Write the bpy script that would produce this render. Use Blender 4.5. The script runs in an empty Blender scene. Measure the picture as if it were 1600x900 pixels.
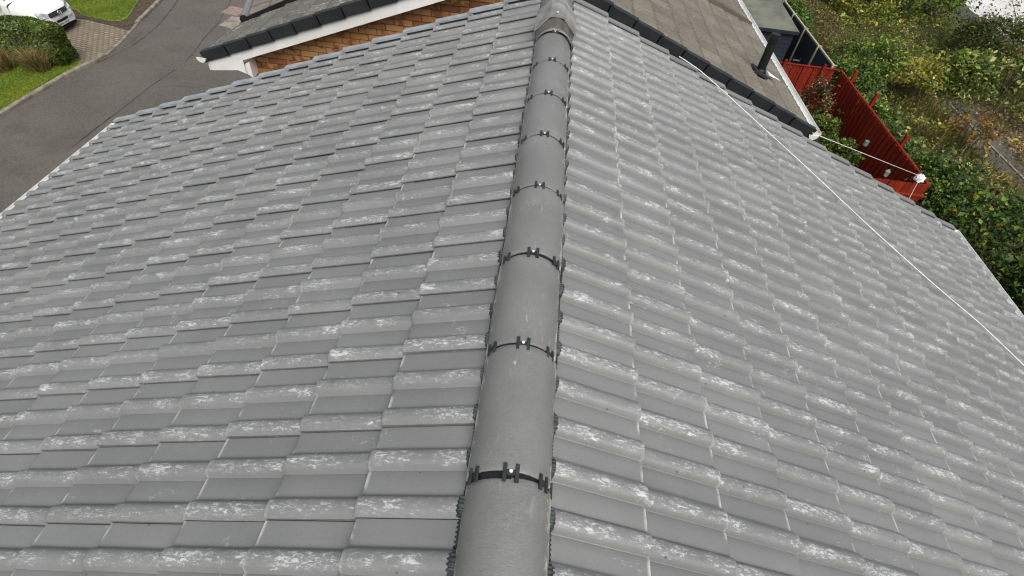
import bpy, math, random
import numpy as np
from mathutils import Matrix, Vector

random.seed(7)
rng = np.random.default_rng(11)
R = math.radians
scene = bpy.context.scene
col = scene.collection

# ------------------------------------------------------------------ camera
CAM = np.array([-0.0587, 0.0, 1.4558])
FPX = 812.25                                   # focal length for a 1600 px wide picture
a_, b_, c_ = R(46.913), R(-0.3121), R(7.0642)
fw = np.array([math.sin(b_) * math.cos(a_), math.cos(b_) * math.cos(a_), -math.sin(a_)])
rt0 = np.array([math.cos(b_), -math.sin(b_), 0.0])
up0 = np.cross(rt0, fw)
rt = rt0 * math.cos(c_) + up0 * math.sin(c_)
up = -rt0 * math.sin(c_) + up0 * math.cos(c_)
cd = bpy.data.cameras.new('camera')
cam = bpy.data.objects.new('camera', cd)
col.objects.link(cam)
M = Matrix.Identity(4)
for i in range(3):
    M[i][0], M[i][1], M[i][2], M[i][3] = rt[i], up[i], -fw[i], CAM[i]
cam.matrix_world = M
cd.sensor_width = 36.0
cd.lens = FPX / 1600 * 36.0
cd.clip_start = 0.05
cd.clip_end = 3000
scene.camera = cam


def pj(P):
    d = np.asarray(P, float) - CAM
    z = d @ fw
    return 800 + FPX * (d @ rt) / z, 450 - FPX * (d @ up) / z, z


def in_view(P, m=60):
    u, v, z = pj(P)
    return z > 0 and -m < u < 1600 + m and -m < v < 900 + m


# ------------------------------------------------------------------ world, sun, exposure
SUN_EL, SUN_AZ = R(56), R(160)                 # azimuth clockwise from +Y: behind and right of the camera
world = bpy.data.worlds.new('World')
scene.world = world
world.use_nodes = True
wn = world.node_tree
bgn = wn.nodes['Background']
sky = wn.nodes.new('ShaderNodeTexSky')
sky.sky_type = 'NISHITA'
sky.sun_disc = False
sky.sun_elevation = SUN_EL
sky.sun_rotation = SUN_AZ
sky.altitude = 100
sky.air_density = 1.0
sky.dust_density = 5.0
sky.ozone_density = 1.0
grey = wn.nodes.new('ShaderNodeHueSaturation')      # thin cloud cover: a paler, greyer sky all round
grey.inputs['Saturation'].default_value = 0.45
wn.links.new(sky.outputs[0], grey.inputs['Color'])
wn.links.new(grey.outputs[0], bgn.inputs[0])
bgn.inputs[1].default_value = 0.098
sd = bpy.data.lights.new('sun', 'SUN')
sd.energy = 1.3
sd.angle = R(45)
sd.color = (1.0, 0.985, 0.94)
so = bpy.data.objects.new('sun', sd)
col.objects.link(so)
sdir = Vector((math.sin(SUN_AZ) * math.cos(SUN_EL), math.cos(SUN_AZ) * math.cos(SUN_EL), math.sin(SUN_EL)))
so.rotation_euler = sdir.to_track_quat('Z', 'Y').to_euler()
so.location = (10, -10, 20)
vs = scene.view_settings
vs.view_transform = 'Standard'
vs.look = 'None'
vs.exposure = 0.66
vs.gamma = 1.0
scene.cycles.filter_width = 1.15


# ------------------------------------------------------------------ material helpers
class NT:
    def __init__(s, name):
        s.m = bpy.data.materials.new(name)
        s.m.use_nodes = True
        s.t = s.m.node_tree
        s.b = s.t.nodes['Principled BSDF']

    def n(s, typ, **kw):
        nd = s.t.nodes.new(typ)
        for k, v in kw.items():
            setattr(nd, k, v)
        return nd

    def l(s, a, b):
        s.t.links.new(a, b)

    def setin(s, nd, key, v):
        if hasattr(v, 'is_output') or isinstance(v, bpy.types.NodeSocket):
            s.l(v, nd.inputs[key])
        else:
            nd.inputs[key].default_value = v

    def math(s, op, a, b=0.0, c=None, clamp=False):
        nd = s.n('ShaderNodeMath', operation=op, use_clamp=clamp)
        s.setin(nd, 0, a)
        s.setin(nd, 1, b)
        if c is not None:
            s.setin(nd, 2, c)
        return nd.outputs[0]

    def noise(s, vec, scale, detail=4.0, rough=0.55, dist=0.0):
        nd = s.n('ShaderNodeTexNoise')
        s.l(vec, nd.inputs['Vector'])
        nd.inputs['Scale'].default_value = scale
        nd.inputs['Detail'].default_value = detail
        nd.inputs['Roughness'].default_value = rough
        nd.inputs['Distortion'].default_value = dist
        return nd.outputs[0]

    def step(s, x, lo, hi):
        nd = s.n('ShaderNodeMapRange', interpolation_type='SMOOTHSTEP')
        s.setin(nd, 0, x)
        nd.inputs[1].default_value = lo
        nd.inputs[2].default_value = hi
        return nd.outputs[0]

    def mix(s, f, a, b):
        nd = s.n('ShaderNodeMix', data_type='RGBA')
        s.setin(nd, 0, f)
        s.setin(nd, 6, a if not isinstance(a, tuple) else (*a, 1))
        s.setin(nd, 7, b if not isinstance(b, tuple) else (*b, 1))
        return nd.outputs[2]

    def pos(s):
        return s.n('ShaderNodeNewGeometry').outputs['Position']

    def obj(s):
        return s.n('ShaderNodeTexCoord').outputs['Object']

    def scaled(s, vec, sc):
        nd = s.n('ShaderNodeVectorMath', operation='MULTIPLY')
        s.l(vec, nd.inputs[0])
        nd.inputs[1].default_value = sc
        return nd.outputs[0]

    def bump(s, h, strength, dist):
        nd = s.n('ShaderNodeBump')
        s.l(h, nd.inputs['Height'])
        nd.inputs['Strength'].default_value = strength
        nd.inputs['Distance'].default_value = dist
        s.l(nd.outputs[0], s.b.inputs['Normal'])

    def base(s, c):
        s.setin(s.b, 'Base Color', c if not isinstance(c, tuple) else (*c, 1))

    def rough(s, v):
        s.setin(s.b, 'Roughness', v)


def simple(name, c1, c2=None, scale=5.0, rough=0.6, bump=0.0, bscale=60, bdist=0.004, metal=0.0, lo=.35, hi=.65, spec=.4):
    t = NT(name)
    p = t.pos()
    if c2 is None:
        c2 = tuple(x * 0.85 for x in c1)
    f = t.step(t.noise(p, scale, 5), lo, hi)
    t.base(t.mix(f, c1, c2))
    t.rough(rough)
    t.b.inputs['Metallic'].default_value = metal
    t.b.inputs['Specular IOR Level'].default_value = spec
    if bump:
        t.bump(t.noise(p, bscale, 4), bump, bdist)
    return t.m


def m_roof_tile():
    t = NT('painted_grey_tile')
    p = t.pos()
    at = t.n('ShaderNodeAttribute', attribute_name='wear')
    sep = t.n('ShaderNodeSeparateColor')
    t.l(at.outputs['Color'], sep.inputs[0])
    crest, tail = sep.outputs[0], sep.outputs[1]
    base = t.mix(t.step(t.noise(p, 2.2, 5), .3, .7), (.170, .174, .168), (.200, .204, .197))
    base = t.mix(t.math('MULTIPLY', t.step(t.noise(p, 160, 3), .45, .8), .35), base, (.115, .12, .12))
    # random per-tile tone
    oi = t.n('ShaderNodeObjectInfo')
    tone = t.math('MULTIPLY_ADD', oi.outputs['Random'], .12, .94)
    hsv = t.n('ShaderNodeHueSaturation')
    t.l(base, hsv.inputs['Color'])
    t.l(tone, hsv.inputs['Value'])
    base = hsv.outputs[0]
    # white scuffs, mostly over the crests of the rolls
    patch = t.noise(p, 7.5, 3, .5)
    mp = t.n('ShaderNodeMapping')
    t.l(p, mp.inputs[0])
    mp.inputs['Rotation'].default_value = (0, 0, R(18))
    mp.inputs['Scale'].default_value = (.8, 2.3, 1.0)
    streak = t.noise(mp.outputs[0], 44, 8, .74, .7)
    fine = t.noise(mp.outputs[0], 150, 5, .7, .4)
    k = t.math('MULTIPLY_ADD', crest, .20, streak)
    k = t.math('MULTIPLY_ADD', patch, .46, k)
    k = t.math('MULTIPLY_ADD', fine, .30, k)
    veil = t.math('MULTIPLY', t.step(k, .97, 1.24), .26)
    hard = t.math('MULTIPLY', t.step(k, 1.105, 1.235), .66)
    base = t.mix(veil, base, (.40, .41, .405))
    base = t.mix(hard, base, (.62, .63, .62))
    # odd smudges and drag marks on the pans
    mp2 = t.n('ShaderNodeMapping')
    t.l(p, mp2.inputs[0])
    mp2.inputs['Rotation'].default_value = (0, 0, R(-25))
    mp2.inputs['Scale'].default_value = (1.0, 2.6, 1.0)
    sm = t.math('MULTIPLY_ADD', t.noise(p, 5.5, 3, .5, .6), .85, t.noise(mp2.outputs[0], 34, 7, .72, 1.2))
    base = t.mix(t.math('MULTIPLY', t.step(sm, 1.12, 1.22), .5), base, (.58, .59, .585))
    # chipped pale edge along the tail of the pans
    e = t.math('MULTIPLY', tail, t.step(t.noise(p, 9, 5, .65), .42, .60))
    base = t.mix(t.math('MULTIPLY', e, .75), base, (.66, .66, .65))
    # small dark spots of grit
    vor = t.n('ShaderNodeTexVoronoi')
    t.l(p, vor.inputs['Vector'])
    vor.inputs['Scale'].default_value = 9
    spot = t.math('LESS_THAN', vor.outputs['Distance'], .045)
    base = t.mix(t.math('MULTIPLY', spot, .7), base, (.05, .05, .05))
    t.base(base)
    t.rough(t.math('MULTIPLY_ADD', t.noise(p, 25, 4), .25, .30))
    t.b.inputs['Specular IOR Level'].default_value = .55
    t.bump(t.noise(p, 220, 5, .6), .22, .0012)
    return t.m


def m_ridge():
    t = NT('painted_grey_ridge')
    p = t.pos()
    base = t.mix(t.step(t.noise(p, 4, 5), .3, .7), (.165, .166, .157), (.200, .200, .190))
    base = t.mix(t.math('MULTIPLY', t.step(t.noise(p, 130, 4), .45, .75), .4), base, (.12, .12, .115))
    at = t.n('ShaderNodeAttribute', attribute_name='wear')
    sep = t.n('ShaderNodeSeparateColor')
    t.l(at.outputs['Color'], sep.inputs[0])
    k = t.math('MULTIPLY_ADD', sep.outputs[0], .34, t.noise(t.scaled(p, (2.2, .55, 1)), 30, 6, .65, 1.2))
    k = t.math('MULTIPLY_ADD', t.noise(p, 5, 3), .35, k)
    base = t.mix(t.math('MULTIPLY', t.step(k, .86, 1.02), .8), base, (.66, .65, .60))
    mot = t.math('MULTIPLY_ADD', t.noise(p, 2.6, 4, .6), .9, t.noise(t.scaled(p, (2.5, .7, 1)), 36, 7, .72, .8))
    base = t.mix(t.math('MULTIPLY', t.step(mot, 1.02, 1.24), .28), base, (.46, .45, .42))
    # brown run-off stains down the side
    st = t.math('MULTIPLY', sep.outputs[0], t.step(t.noise(t.scaled(p, (1, .3, 3)), 14, 3), .5, .65))
    base = t.mix(t.math('MULTIPLY', st, .35), base, (.25, .21, .14))
    t.base(base)
    t.rough(.30)
    t.b.inputs['Specular IOR Level'].default_value = .55
    t.bump(t.noise(t.scaled(p, (1, 3.2, 1)), 55, 7, .7), .6, .003)
    return t.m


def m_brick():
    t = NT('buff_orange_brick')
    p = t.pos()
    oi = t.n('ShaderNodeObjectInfo')
    cr = t.n('ShaderNodeValToRGB')
    t.l(oi.outputs['Random'], cr.inputs[0])
    e = cr.color_ramp.elements
    e[0].color = (.42, .19, .062, 1)
    e[1].color = (.30, .115, .038, 1)
    for q, c in ((.3, (.44, .22, .08, 1)), (.55, (.48, .27, .11, 1)), (.75, (.37, .17, .055, 1)), (.9, (.20, .07, .025, 1))):
        x = e.new(q)
        x.color = c
    # burnt end patches
    f = t.step(t.noise(p, 7, 2, .5), .54, .66)
    base = t.mix(t.math('MULTIPLY', f, .8), cr.outputs[0], (.17, .055, .02))
    base = t.mix(t.math('MULTIPLY', t.step(t.noise(p, 90, 4), .5, .75), .35), base, (.62, .43, .24))
    t.base(base)
    t.rough(.85)
    t.bump(t.noise(p, 150, 4), .5, .002)
    return t.m


def m_wall_brick():
    t = NT('brickwork_wall')
    p = t.pos()
    bt = t.n('ShaderNodeTexBrick')
    sp = t.n('ShaderNodeSeparateXYZ')
    t.l(p, sp.inputs[0])
    cb = t.n('ShaderNodeCombineXYZ')
    t.l(t.math('ADD', sp.outputs[0], sp.outputs[1]), cb.inputs[0])
    t.l(sp.outputs[2], cb.inputs[1])
    t.l(cb.outputs[0], bt.inputs['Vector'])
    bt.inputs['Scale'].default_value = 1
    bt.inputs['Brick Width'].default_value = .225
    bt.inputs['Row Height'].default_value = .075
    bt.inputs['Mortar Size'].default_value = .006
    bt.inputs['Color1'].default_value = (.5, .26, .1, 1)
    bt.inputs['Color2'].default_value = (.3, .12, .04, 1)
    bt.inputs['Mortar'].default_value = (.3, .26, .2, 1)
    t.base(bt.outputs['Color'])
    t.rough(.9)
    return t.m


def m_old_tile(name, c1, c2, speck, speck_c):
    t = NT(name)
    p = t.pos()
    oi = t.n('ShaderNodeObjectInfo')
    base = t.mix(t.step(t.noise(p, 3.5, 6, .6), .3, .7), c1, c2)
    base = t.mix(t.math('MULTIPLY', t.step(t.noise(p, 35, 5, .7), .42, .7), .55), base, tuple(x * .5 for x in c1))
    hsv = t.n('ShaderNodeHueSaturation')
    t.l(base, hsv.inputs['Color'])
    t.l(t.math('MULTIPLY_ADD', oi.outputs['Random'], .3, .84), hsv.inputs['Value'])
    base = hsv.outputs[0]
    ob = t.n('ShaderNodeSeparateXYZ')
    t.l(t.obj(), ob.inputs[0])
    lap_band = t.math('MAXIMUM', t.step(ob.outputs[0], -.05, -.008), t.step(ob.outputs[1], .270, .294))  # colour darkens towards the tail edge and along one side joint
    base = t.mix(t.math('MULTIPLY', lap_band, .5), base, tuple(x * .35 for x in c1))
    s1 = t.step(t.noise(t.scaled(p, (.8, 2.0, 1)), 17, 2, .5), speck, speck + .06)
    s1 = t.math('MULTIPLY', s1, t.step(t.noise(p, 1.6, 2), .38, .55))
    base = t.mix(t.math('MULTIPLY', s1, .8), base, speck_c)
    t.base(base)
    t.rough(.9)
    t.bump(t.noise(p, 60, 5), .6, .004)
    return t.m


def m_asphalt():
    t = NT('worn_asphalt')
    p = t.pos()
    base = t.mix(t.step(t.noise(p, .55, 5, .6), .35, .65), (.066, .059, .048), (.092, .082, .067))
    base = t.mix(t.step(t.noise(p, 22, 6, .8), .40, .66), base, (.142, .129, .109))
    base = t.mix(t.math('MULTIPLY', t.step(t.noise(p, 9, 6, .8), .54, .68), .65), base, (.030, .027, .023))
    # mossy dark gutter edge in patches
    base = t.mix(t.math('MULTIPLY', t.step(t.noise(p, .9, 4), .55, .7), .35), base, (.050, .052, .038))
    t.base(base)
    t.rough(.92)
    t.bump(t.noise(p, 70, 5, .7), .6, .01)
    return t.m


def m_pave():
    t = NT('block_paving')
    p = t.pos()
    bt = t.n('ShaderNodeTexBrick')
    mp = t.n('ShaderNodeMapping')
    t.l(p, mp.inputs[0])
    mp.inputs['Rotation'].default_value = (0, 0, R(8))
    t.l(mp.outputs[0], bt.inputs['Vector'])
    bt.inputs['Scale'].default_value = 1
    bt.inputs['Brick Width'].default_value = .24
    bt.inputs['Row Height'].default_value = .15
    bt.inputs['Mortar Size'].default_value = .022
    bt.inputs['Color1'].default_value = (.205, .170, .122, 1)
    bt.inputs['Color2'].default_value = (.28, .24, .175, 1)
    bt.inputs['Mortar'].default_value = (.09, .07, .05, 1)
    base = t.mix(t.math('MULTIPLY', t.step(t.noise(p, 1.3, 5), .4, .7), .5), bt.outputs['Color'], (.16, .12, .08))
    t.base(base)
    t.rough(.9)
    t.bump(bt.outputs['Fac'], -.6, .01)
    return t.m


def m_leaf(name, rough=.45, trans=.25):
    t = NT(name)
    at = t.n('ShaderNodeAttribute', attribute_name='tint')
    t.base(at.outputs['Color'])
    t.rough(rough)
    t.b.inputs['Specular IOR Level'].default_value = .35
    tr = t.n('ShaderNodeBsdfTranslucent')
    t.l(at.outputs['Color'], tr.inputs[0])
    mx = t.n('ShaderNodeMixShader')
    mx.inputs[0].default_value = trans
    t.l(t.b.outputs[0], mx.inputs[1])
    t.l(tr.outputs[0], mx.inputs[2])
    out = t.t.nodes['Material Output']
    t.l(mx.outputs[0], out.inputs[0])
    return t.m


def m_ground():
    t = NT('rough_ground')
    p = t.pos()
    base = t.mix(t.step(t.noise(p, .35, 6), .35, .65), (.075, .085, .03), (.11, .085, .05))
    base = t.mix(t.step(t.noise(p, 6, 6, .7), .4, .7), base, (.05, .045, .022))
    t.base(base)
    t.rough(.95)
    t.bump(t.noise(p, 9, 6, .7), 1.0, .06)
    return t.m


def m_lawn():
    t = NT('mown_lawn')
    p = t.pos()
    base = t.mix(t.step(t.noise(p, .9, 6, .65), .35, .65), (.11, .185, .010), (.20, .245, .020))
    base = t.mix(t.math('MULTIPLY', t.step(t.noise(p, 9, 6, .7), .42, .7), .7), base, (.045, .085, .008))
    base = t.mix(t.math('MULTIPLY', t.step(t.noise(p, 2.2, 4, .6), .6, .72), .6), base, (.20, .17, .05))
    t.base(base)
    t.rough(.9)
    t.bump(t.noise(p, 60, 5, .7), .9, .03)
    return t.m


def m_fence(name, c1, c2):
    t = NT(name)
    p = t.pos()
    oi = t.n('ShaderNodeObjectInfo')
    g = t.noise(t.scaled(p, (9, 9, .8)), 6, 5, .6)
    base = t.mix(t.step(g, .35, .7), c1, c2)
    hsv = t.n('ShaderNodeHueSaturation')
    t.l(base, hsv.inputs['Color'])
    t.l(t.math('MULTIPLY_ADD', oi.outputs['Random'], .35, .8), hsv.inputs['Value'])
    t.base(hsv.outputs[0])
    t.rough(.85)
    t.b.inputs['Specular IOR Level'].default_value = .2
    t.bump(g, .3, .003)
    return t.m


MT = dict(
    tile=m_roof_tile(), ridge=m_ridge(), brick=m_brick(), wallbrick=m_wall_brick(),
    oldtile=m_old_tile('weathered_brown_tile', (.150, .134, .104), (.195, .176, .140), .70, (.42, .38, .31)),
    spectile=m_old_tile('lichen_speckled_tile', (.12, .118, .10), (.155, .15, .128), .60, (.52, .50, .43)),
    asphalt=m_asphalt(), pave=m_pave(), ground=m_ground(), lawn=m_lawn(),
    leaf=m_leaf('leaf', .6), straw=m_leaf('straw', .7, .3),
    black=simple('black_plastic', (.009, .010, .011), (.014, .015, .016), 6, .45, spec=.25),
    verge=simple('charcoal_verge_plastic', (.018, .020, .022), (.026, .029, .031), 5, .5, .15, 90, .001, spec=.25),
    clip=simple('dark_clip_plastic', (.022, .027, .029), (.034, .040, .042), 30, .5, spec=.3),
    comb=simple('ribbed_ridge_roll', (.022, .03, .031), (.055, .065, .066), 40, .5),
    white=simple('white_upvc', (.80, .80, .78), (.70, .70, .66), 2.5, .35),
    dirtywhite=simple('dirty_gutter', (.42, .41, .38), (.24, .235, .21), 5, .5),
    vergegrey=simple('pale_grey_verge', (.31, .335, .35), (.24, .26, .27), 12, .45),
    vent=simple('grey_concrete_vent', (.27, .27, .255), (.17, .17, .16), 9, .7, .3, 130, .002),
    ventdark=simple('dark_vent_face', (.15, .142, .13), (.09, .085, .08), 16, .8, .5, 90, .003),  # vent body, a darker grey than its collar and hood
    mortar=simple('mortar', (.21, .155, .10), (.14, .10, .065), 20, .95, .5),
    underlay=simple('underlay', (.03, .03, .03), None, 5, .8),
    red=m_fence('red_stained_boards', (.165, .014, .005), (.27, .027, .007)),
    navy=m_fence('dark_painted_boards', (.018, .024, .032), (.032, .042, .055)),
    cream=simple('weathered_post', (.42, .38, .27), (.30, .27, .19), 9, .8),
    felt=simple('green_grey_felt', (.16, .165, .125), (.105, .11, .085), 1.6, .9, .4),
    concrete=simple('kerb_concrete', (.29, .26, .21), (.17, .155, .115), 4, .9, .5, 50, .006),
    pale=simple('pale_yard_concrete', (.62, .62, .60), (.50, .50, .48), .8, .9, .3),
    path=simple('old_tarmac_path', (.065, .056, .047), (.105, .092, .078), 2.5, .95, .6, 40, .01),
    soil=simple('bare_soil', (.055, .038, .026), (.10, .072, .048), 7, .98, 1.0, 25, .05),
    joint=simple('tar_joint', (.035, .031, .029), (.06, .055, .05), 3, .9),
    patch=simple('reddish_paving', (.30, .21, .165), (.20, .15, .12), 5, .9),
    van=simple('white_van_paint', (.82, .83, .81), (.78, .79, .77), 1.5, .22),
    glass=simple('dark_glass', (.05, .085, .085), (.035, .06, .06), 1, .08),
    lamp=simple('headlamp_lens', (.55, .57, .58), (.32, .34, .36), 9, .12),
    chrome=simple('chrome', (.75, .76, .78), (.55, .56, .58), 20, .2, metal=.9),
    plate=simple('plate_white', (.75, .75, .72), None, 10, .4),
    ink=simple('plate_ink', (.012, .012, .012), None, 10, .5),
    rubber=simple('tyre_rubber', (.02, .02, .02), (.03, .03, .03), 8, .8),
    rope=simple('white_cord', (.78, .78, .76), (.62, .62, .60), 30, .7),
    bag=simple('white_polythene', (.80, .82, .85), (.68, .70, .74), 12, .3),
    bark=simple('bark', (.07, .052, .035), (.035, .026, .018), 12, .95, .6),
    mint=simple('mint_plastic', (.42, .58, .49), (.34, .48, .40), 10, .4),
    pot=simple('pale_glazed_pot', (.55, .55, .52), (.42, .42, .40), 8, .4),
    dark=simple('dark_core', (.012, .016, .008), (.02, .024, .012), 5, .95),
    greyrender=simple('grey_render', (.22, .22, .23), (.16, .16, .17), 3, .9),
    metal=simple('grey_metal', (.35, .35, .36), (.28, .28, .29), 10, .35, metal=.6),
)


# ------------------------------------------------------------------ mesh helpers
class MB:
    def __init__(s):
        s.v, s.f = [], []

    def quad(s, *p):
        i = len(s.v)
        s.v += [tuple(map(float, q)) for q in p]
        s.f.append(tuple(range(i, i + len(p))))

    def box(s, lo, hi, mat=None):
        x0, y0, z0 = lo
        x1, y1, z1 = hi
        c = [(x0, y0, z0), (x1, y0, z0), (x1, y1, z0), (x0, y1, z0), (x0, y0, z1), (x1, y0, z1), (x1, y1, z1), (x0, y1, z1)]
        if mat is not None:
            c = [tuple(mat @ Vector(q)) for q in c]
        i = len(s.v)
        s.v += c
        for q in ((0, 3, 2, 1), (4, 5, 6, 7), (0, 1, 5, 4), (1, 2, 6, 5), (2, 3, 7, 6), (3, 0, 4, 7)):
            s.f.append(tuple(i + k for k in q))

    def prism(s, poly, d):
        """poly: list of 3D points (planar); d: extrusion vector"""
        n = len(poly)
        i = len(s.v)
        s.v += [tuple(p) for p in poly]
        s.v += [tuple(np.asarray(p, float) + np.asarray(d, float)) for p in poly]
        s.f.append(tuple(i + k for k in range(n)))
        s.f.append(tuple(i + n + k for k in reversed(range(n))))
        for k in range(n):
            k2 = (k + 1) % n
            s.f.append((i + k, i + n + k, i + n + k2, i + k2))

    def tube(s, pts, r, n=8, cap=True):
        pts = [np.asarray(p, float) for p in pts]
        rs = r if hasattr(r, '__len__') else [r] * len(pts)
        rings = []
        for k, p in enumerate(pts):
            d = pts[min(k + 1, len(pts) - 1)] - pts[max(k - 1, 0)]
            d /= np.linalg.norm(d) + 1e-9
            h = np.array([0, 0, 1.0]) if abs(d[2]) < .9 else np.array([1.0, 0, 0])
            a = np.cross(d, h)
            a /= np.linalg.norm(a)
            b = np.cross(d, a)
            i = len(s.v)
            for j in range(n):
                t = 2 * math.pi * j / n
                s.v.append(tuple(p + (a * math.cos(t) + b * math.sin(t)) * rs[k]))
            rings.append(i)
        for k in range(len(rings) - 1):
            for j in range(n):
                s.f.append((rings[k] + j, rings[k] + (j + 1) % n, rings[k + 1] + (j + 1) % n, rings[k + 1] + j))
        if cap:
            s.f.append(tuple(rings[0] + j for j in reversed(range(n))))
            s.f.append(tuple(rings[-1] + j for j in range(n)))

    def mesh(s, name, smooth=False):
        me = bpy.data.meshes.new(name)
        me.from_pydata(s.v, [], s.f)
        me.update()
        if smooth:
            me.polygons.foreach_set('use_smooth', [True] * len(me.polygons))
        return me

    def build(s, name, mat, parent=None, smooth=False):
        return link(name, s.mesh(name, smooth), mat, parent)


def link(name, me, mat=None, parent=None):
    o = bpy.data.objects.new(name, me)
    col.objects.link(o)
    if mat is not None and not me.materials:
        me.materials.append(MT[mat] if isinstance(mat, str) else mat)
    if parent is not None:
        o.parent = parent
    return o


def empty(name, loc=(0, 0, 0)):
    o = bpy.data.objects.new(name, None)
    col.objects.link(o)
    o.location = loc
    return o


def tag(o, label=None, cat=None, group=None, kind=None):
    if label:
        o['label'] = label
    if cat:
        o['category'] = cat
    if group:
        o['group'] = group
    if kind:
        o['kind'] = kind
    return o


def child_local(parent):
    """world->parent offset for children whose meshes are in world coordinates"""
    return Matrix.Translation(-parent.location)


def world_child(o, parent):
    o.parent = parent
    o.matrix_parent_inverse = Matrix.Translation(-parent.location)
    return o


def part(mb, name, mat, parent, smooth=False):
    return world_child(mb.build(name, mat, None, smooth), parent)


# ------------------------------------------------------------------ levels
GL, GR = -8.6, -7.4                           # road level on the left, garden level on the right
TH = R(22.044)
CT, ST = math.cos(TH), math.sin(TH)
GA = 0.32775                                   # tile gauge
TW = 0.29982                                   # tile cover width
S0 = 0.1498


def vnoise(x, y, seed=0):
    """smooth value noise on numpy arrays"""
    def h(i, j):
        t = np.sin(i * 127.1 + j * 311.7 + seed * 74.7) * 43758.5453
        return t - np.floor(t)
    xi, yi = np.floor(x), np.floor(y)
    fx, fy = x - xi, y - yi
    fx, fy = fx * fx * (3 - 2 * fx), fy * fy * (3 - 2 * fy)
    return (h(xi, yi) * (1 - fx) + h(xi + 1, yi) * fx) * (1 - fy) + (h(xi, yi + 1) * (1 - fx) + h(xi + 1, yi + 1) * fx) * fy


def ground_z(x, y):
    x = np.asarray(x, float)
    y = np.asarray(y, float)
    t = np.clip((x + 8.5) / 4.0, 0, 1)
    t = t * t * (3 - 2 * t)
    z = (GL - .16) * (1 - t) + GR * t
    w = np.clip((x - 10.6) / 2.0, 0, 1)
    bump = (vnoise(x * .45, y * .45, 3) - .45) * .55 + (vnoise(x * 1.3, y * 1.3, 4) - .5) * .18
    onpath = np.clip(1 - np.abs(x - 16.4) / 1.6, 0, 1)
    z = z + w * bump * (1 - np.clip(onpath * 1.6, 0, 1))
    return z


# ------------------------------------------------------------------ ground
def build_ground():
    xs = np.concatenate([[-900, -300, -120, -60], np.arange(-40, 44, .8), [60, 120, 300, 900]])
    ys = np.concatenate([[-900, -300, -100, -40], np.arange(-12, 60, .8), [80, 150, 300, 900]])
    X, Y = np.meshgrid(xs, ys)
    Z = ground_z(X, Y)
    v = np.stack([X.ravel(), Y.ravel(), Z.ravel()], 1)
    nx = len(xs)
    f = [(j * nx + i, j * nx + i + 1, (j + 1) * nx + i + 1, (j + 1) * nx + i) for j in range(len(ys) - 1) for i in range(nx - 1)]
    me = bpy.data.meshes.new('ground')
    me.from_pydata(v.tolist(), [], f)
    me.polygons.foreach_set('use_smooth', [True] * len(me.polygons))
    o = link('ground', me, 'ground')
    tag(o, 'rough earth ground under the gardens and the overgrown land', kind='structure')


build_ground()

KERB = [(-17.9, 4.0), (-17.6, 10.0), (-17.44, 14.13), (-17.38, 15.48), (-17.3, 16.99), (-17.18, 17.75), (-17.05, 18.3), (-17.02, 18.95),
        (-17.22, 20.3), (-17.6, 22.05), (-17.87, 23.5), (-18.1, 24.7), (-19.0, 29), (-20.6, 34), (-23, 40), (-27, 47)]


def densify(pts, step):
    out = []
    for (x0, y0), (x1, y1) in zip(pts[:-1], pts[1:]):
        n = max(1, int(round(math.hypot(x1 - x0, y1 - y0) / step)))
        for k in range(n):
            t = k / n
            out.append((x0 + (x1 - x0) * t, y0 + (y1 - y0) * t))
    out.append(pts[-1])
    return out


def sheet(name, poly, z, mat, label, parent=None, kind='structure'):
    mb = MB()
    mb.quad(*[(x, y, z) for x, y in poly])
    o = mb.build(name, mat, parent)
    if parent is None:
        tag(o, label, kind=kind)
    return o


kd = densify(KERB, .9)
road = sheet('road', [(x - .05, y) for x, y in reversed(kd)] + [(-8.9, 4), (-9.0, 24), (-9.5, 30), (-12, 40), (-16, 47)], GL, 'asphalt',
             'worn grey tarmac road with cracks curving past the houses')
road.data.materials[0] = MT['asphalt']

kerb = empty('kerb', (-17.4, 14, GL))
tag(kerb, 'weathered concrete kerb edging the lawn and the driveway', kind='structure')
for k in range(len(kd) - 1):
    (x0, y0), (x1, y1) = kd[k], kd[k + 1]
    d = np.array([x1 - x0, y1 - y0])
    L = np.linalg.norm(d)
    ang = math.atan2(d[1], d[0])
    h = .125
    if 18.3 < y0 < 21.2:
        h = .06
    mb = MB()
    g = .006
    mb.prism([(g, .0, -.05), (g, .125, -.05), (g, .125, h), (g, .03, h), (g, .0, h - .03)], (L - 2 * g, 0, 0))
    o = mb.build('kerb_stone', 'concrete', None)
    o.location = (x0, y0, GL + random.uniform(-.006, .006))
    o.rotation_euler = (0, 0, ang)
    world_child(o, kerb)

ins = [(x - .12, y) for x, y in kd]
lawn_near = [p for p in ins if p[1] <= 18.15]
drive_edge = [p for p in ins if 18.15 <= p[1] <= 21.3]
bed_edge = [p for p in ins if p[1] >= 21.3]
lawn1 = sheet('lawn', lawn_near + [(-17.35, 18.1), (-19, 18.35), (-40, 18.6), (-40, 4)], GL + .105, 'lawn',
              'mown green lawn in front of the clipped hedge')
sheet('driveway', [(-17.2, 18.1)] + drive_edge + [(-17.6, 21.35), (-18.6, 21.6), (-19.6, 21.85), (-40, 22.4), (-40, 18.55), (-19, 18.3)], GL + .075, 'pave',
      'brown block paved driveway under the white van')
sheet('flower_bed', [(-17.5, 21.25)] + bed_edge + [(-40, 47), (-40, 22.3), (-19.6, 21.75), (-18.6, 21.5)], GL + .10, 'soil',
      'dark bare soil bed edging the lawn beside the driveway')
LAWN2 = [(-40, 22.9), (-21.2, 22.75), (-20.5, 22.45), (-19.9, 22.0), (-19.2, 21.9), (-18.6, 21.83), (-18.3, 21.95), (-18.22, 22.3), (-18.4, 22.95), (-18.75, 23.9), (-19.1, 25), (-20.2, 29.5), (-23, 37), (-40, 45)]
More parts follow.
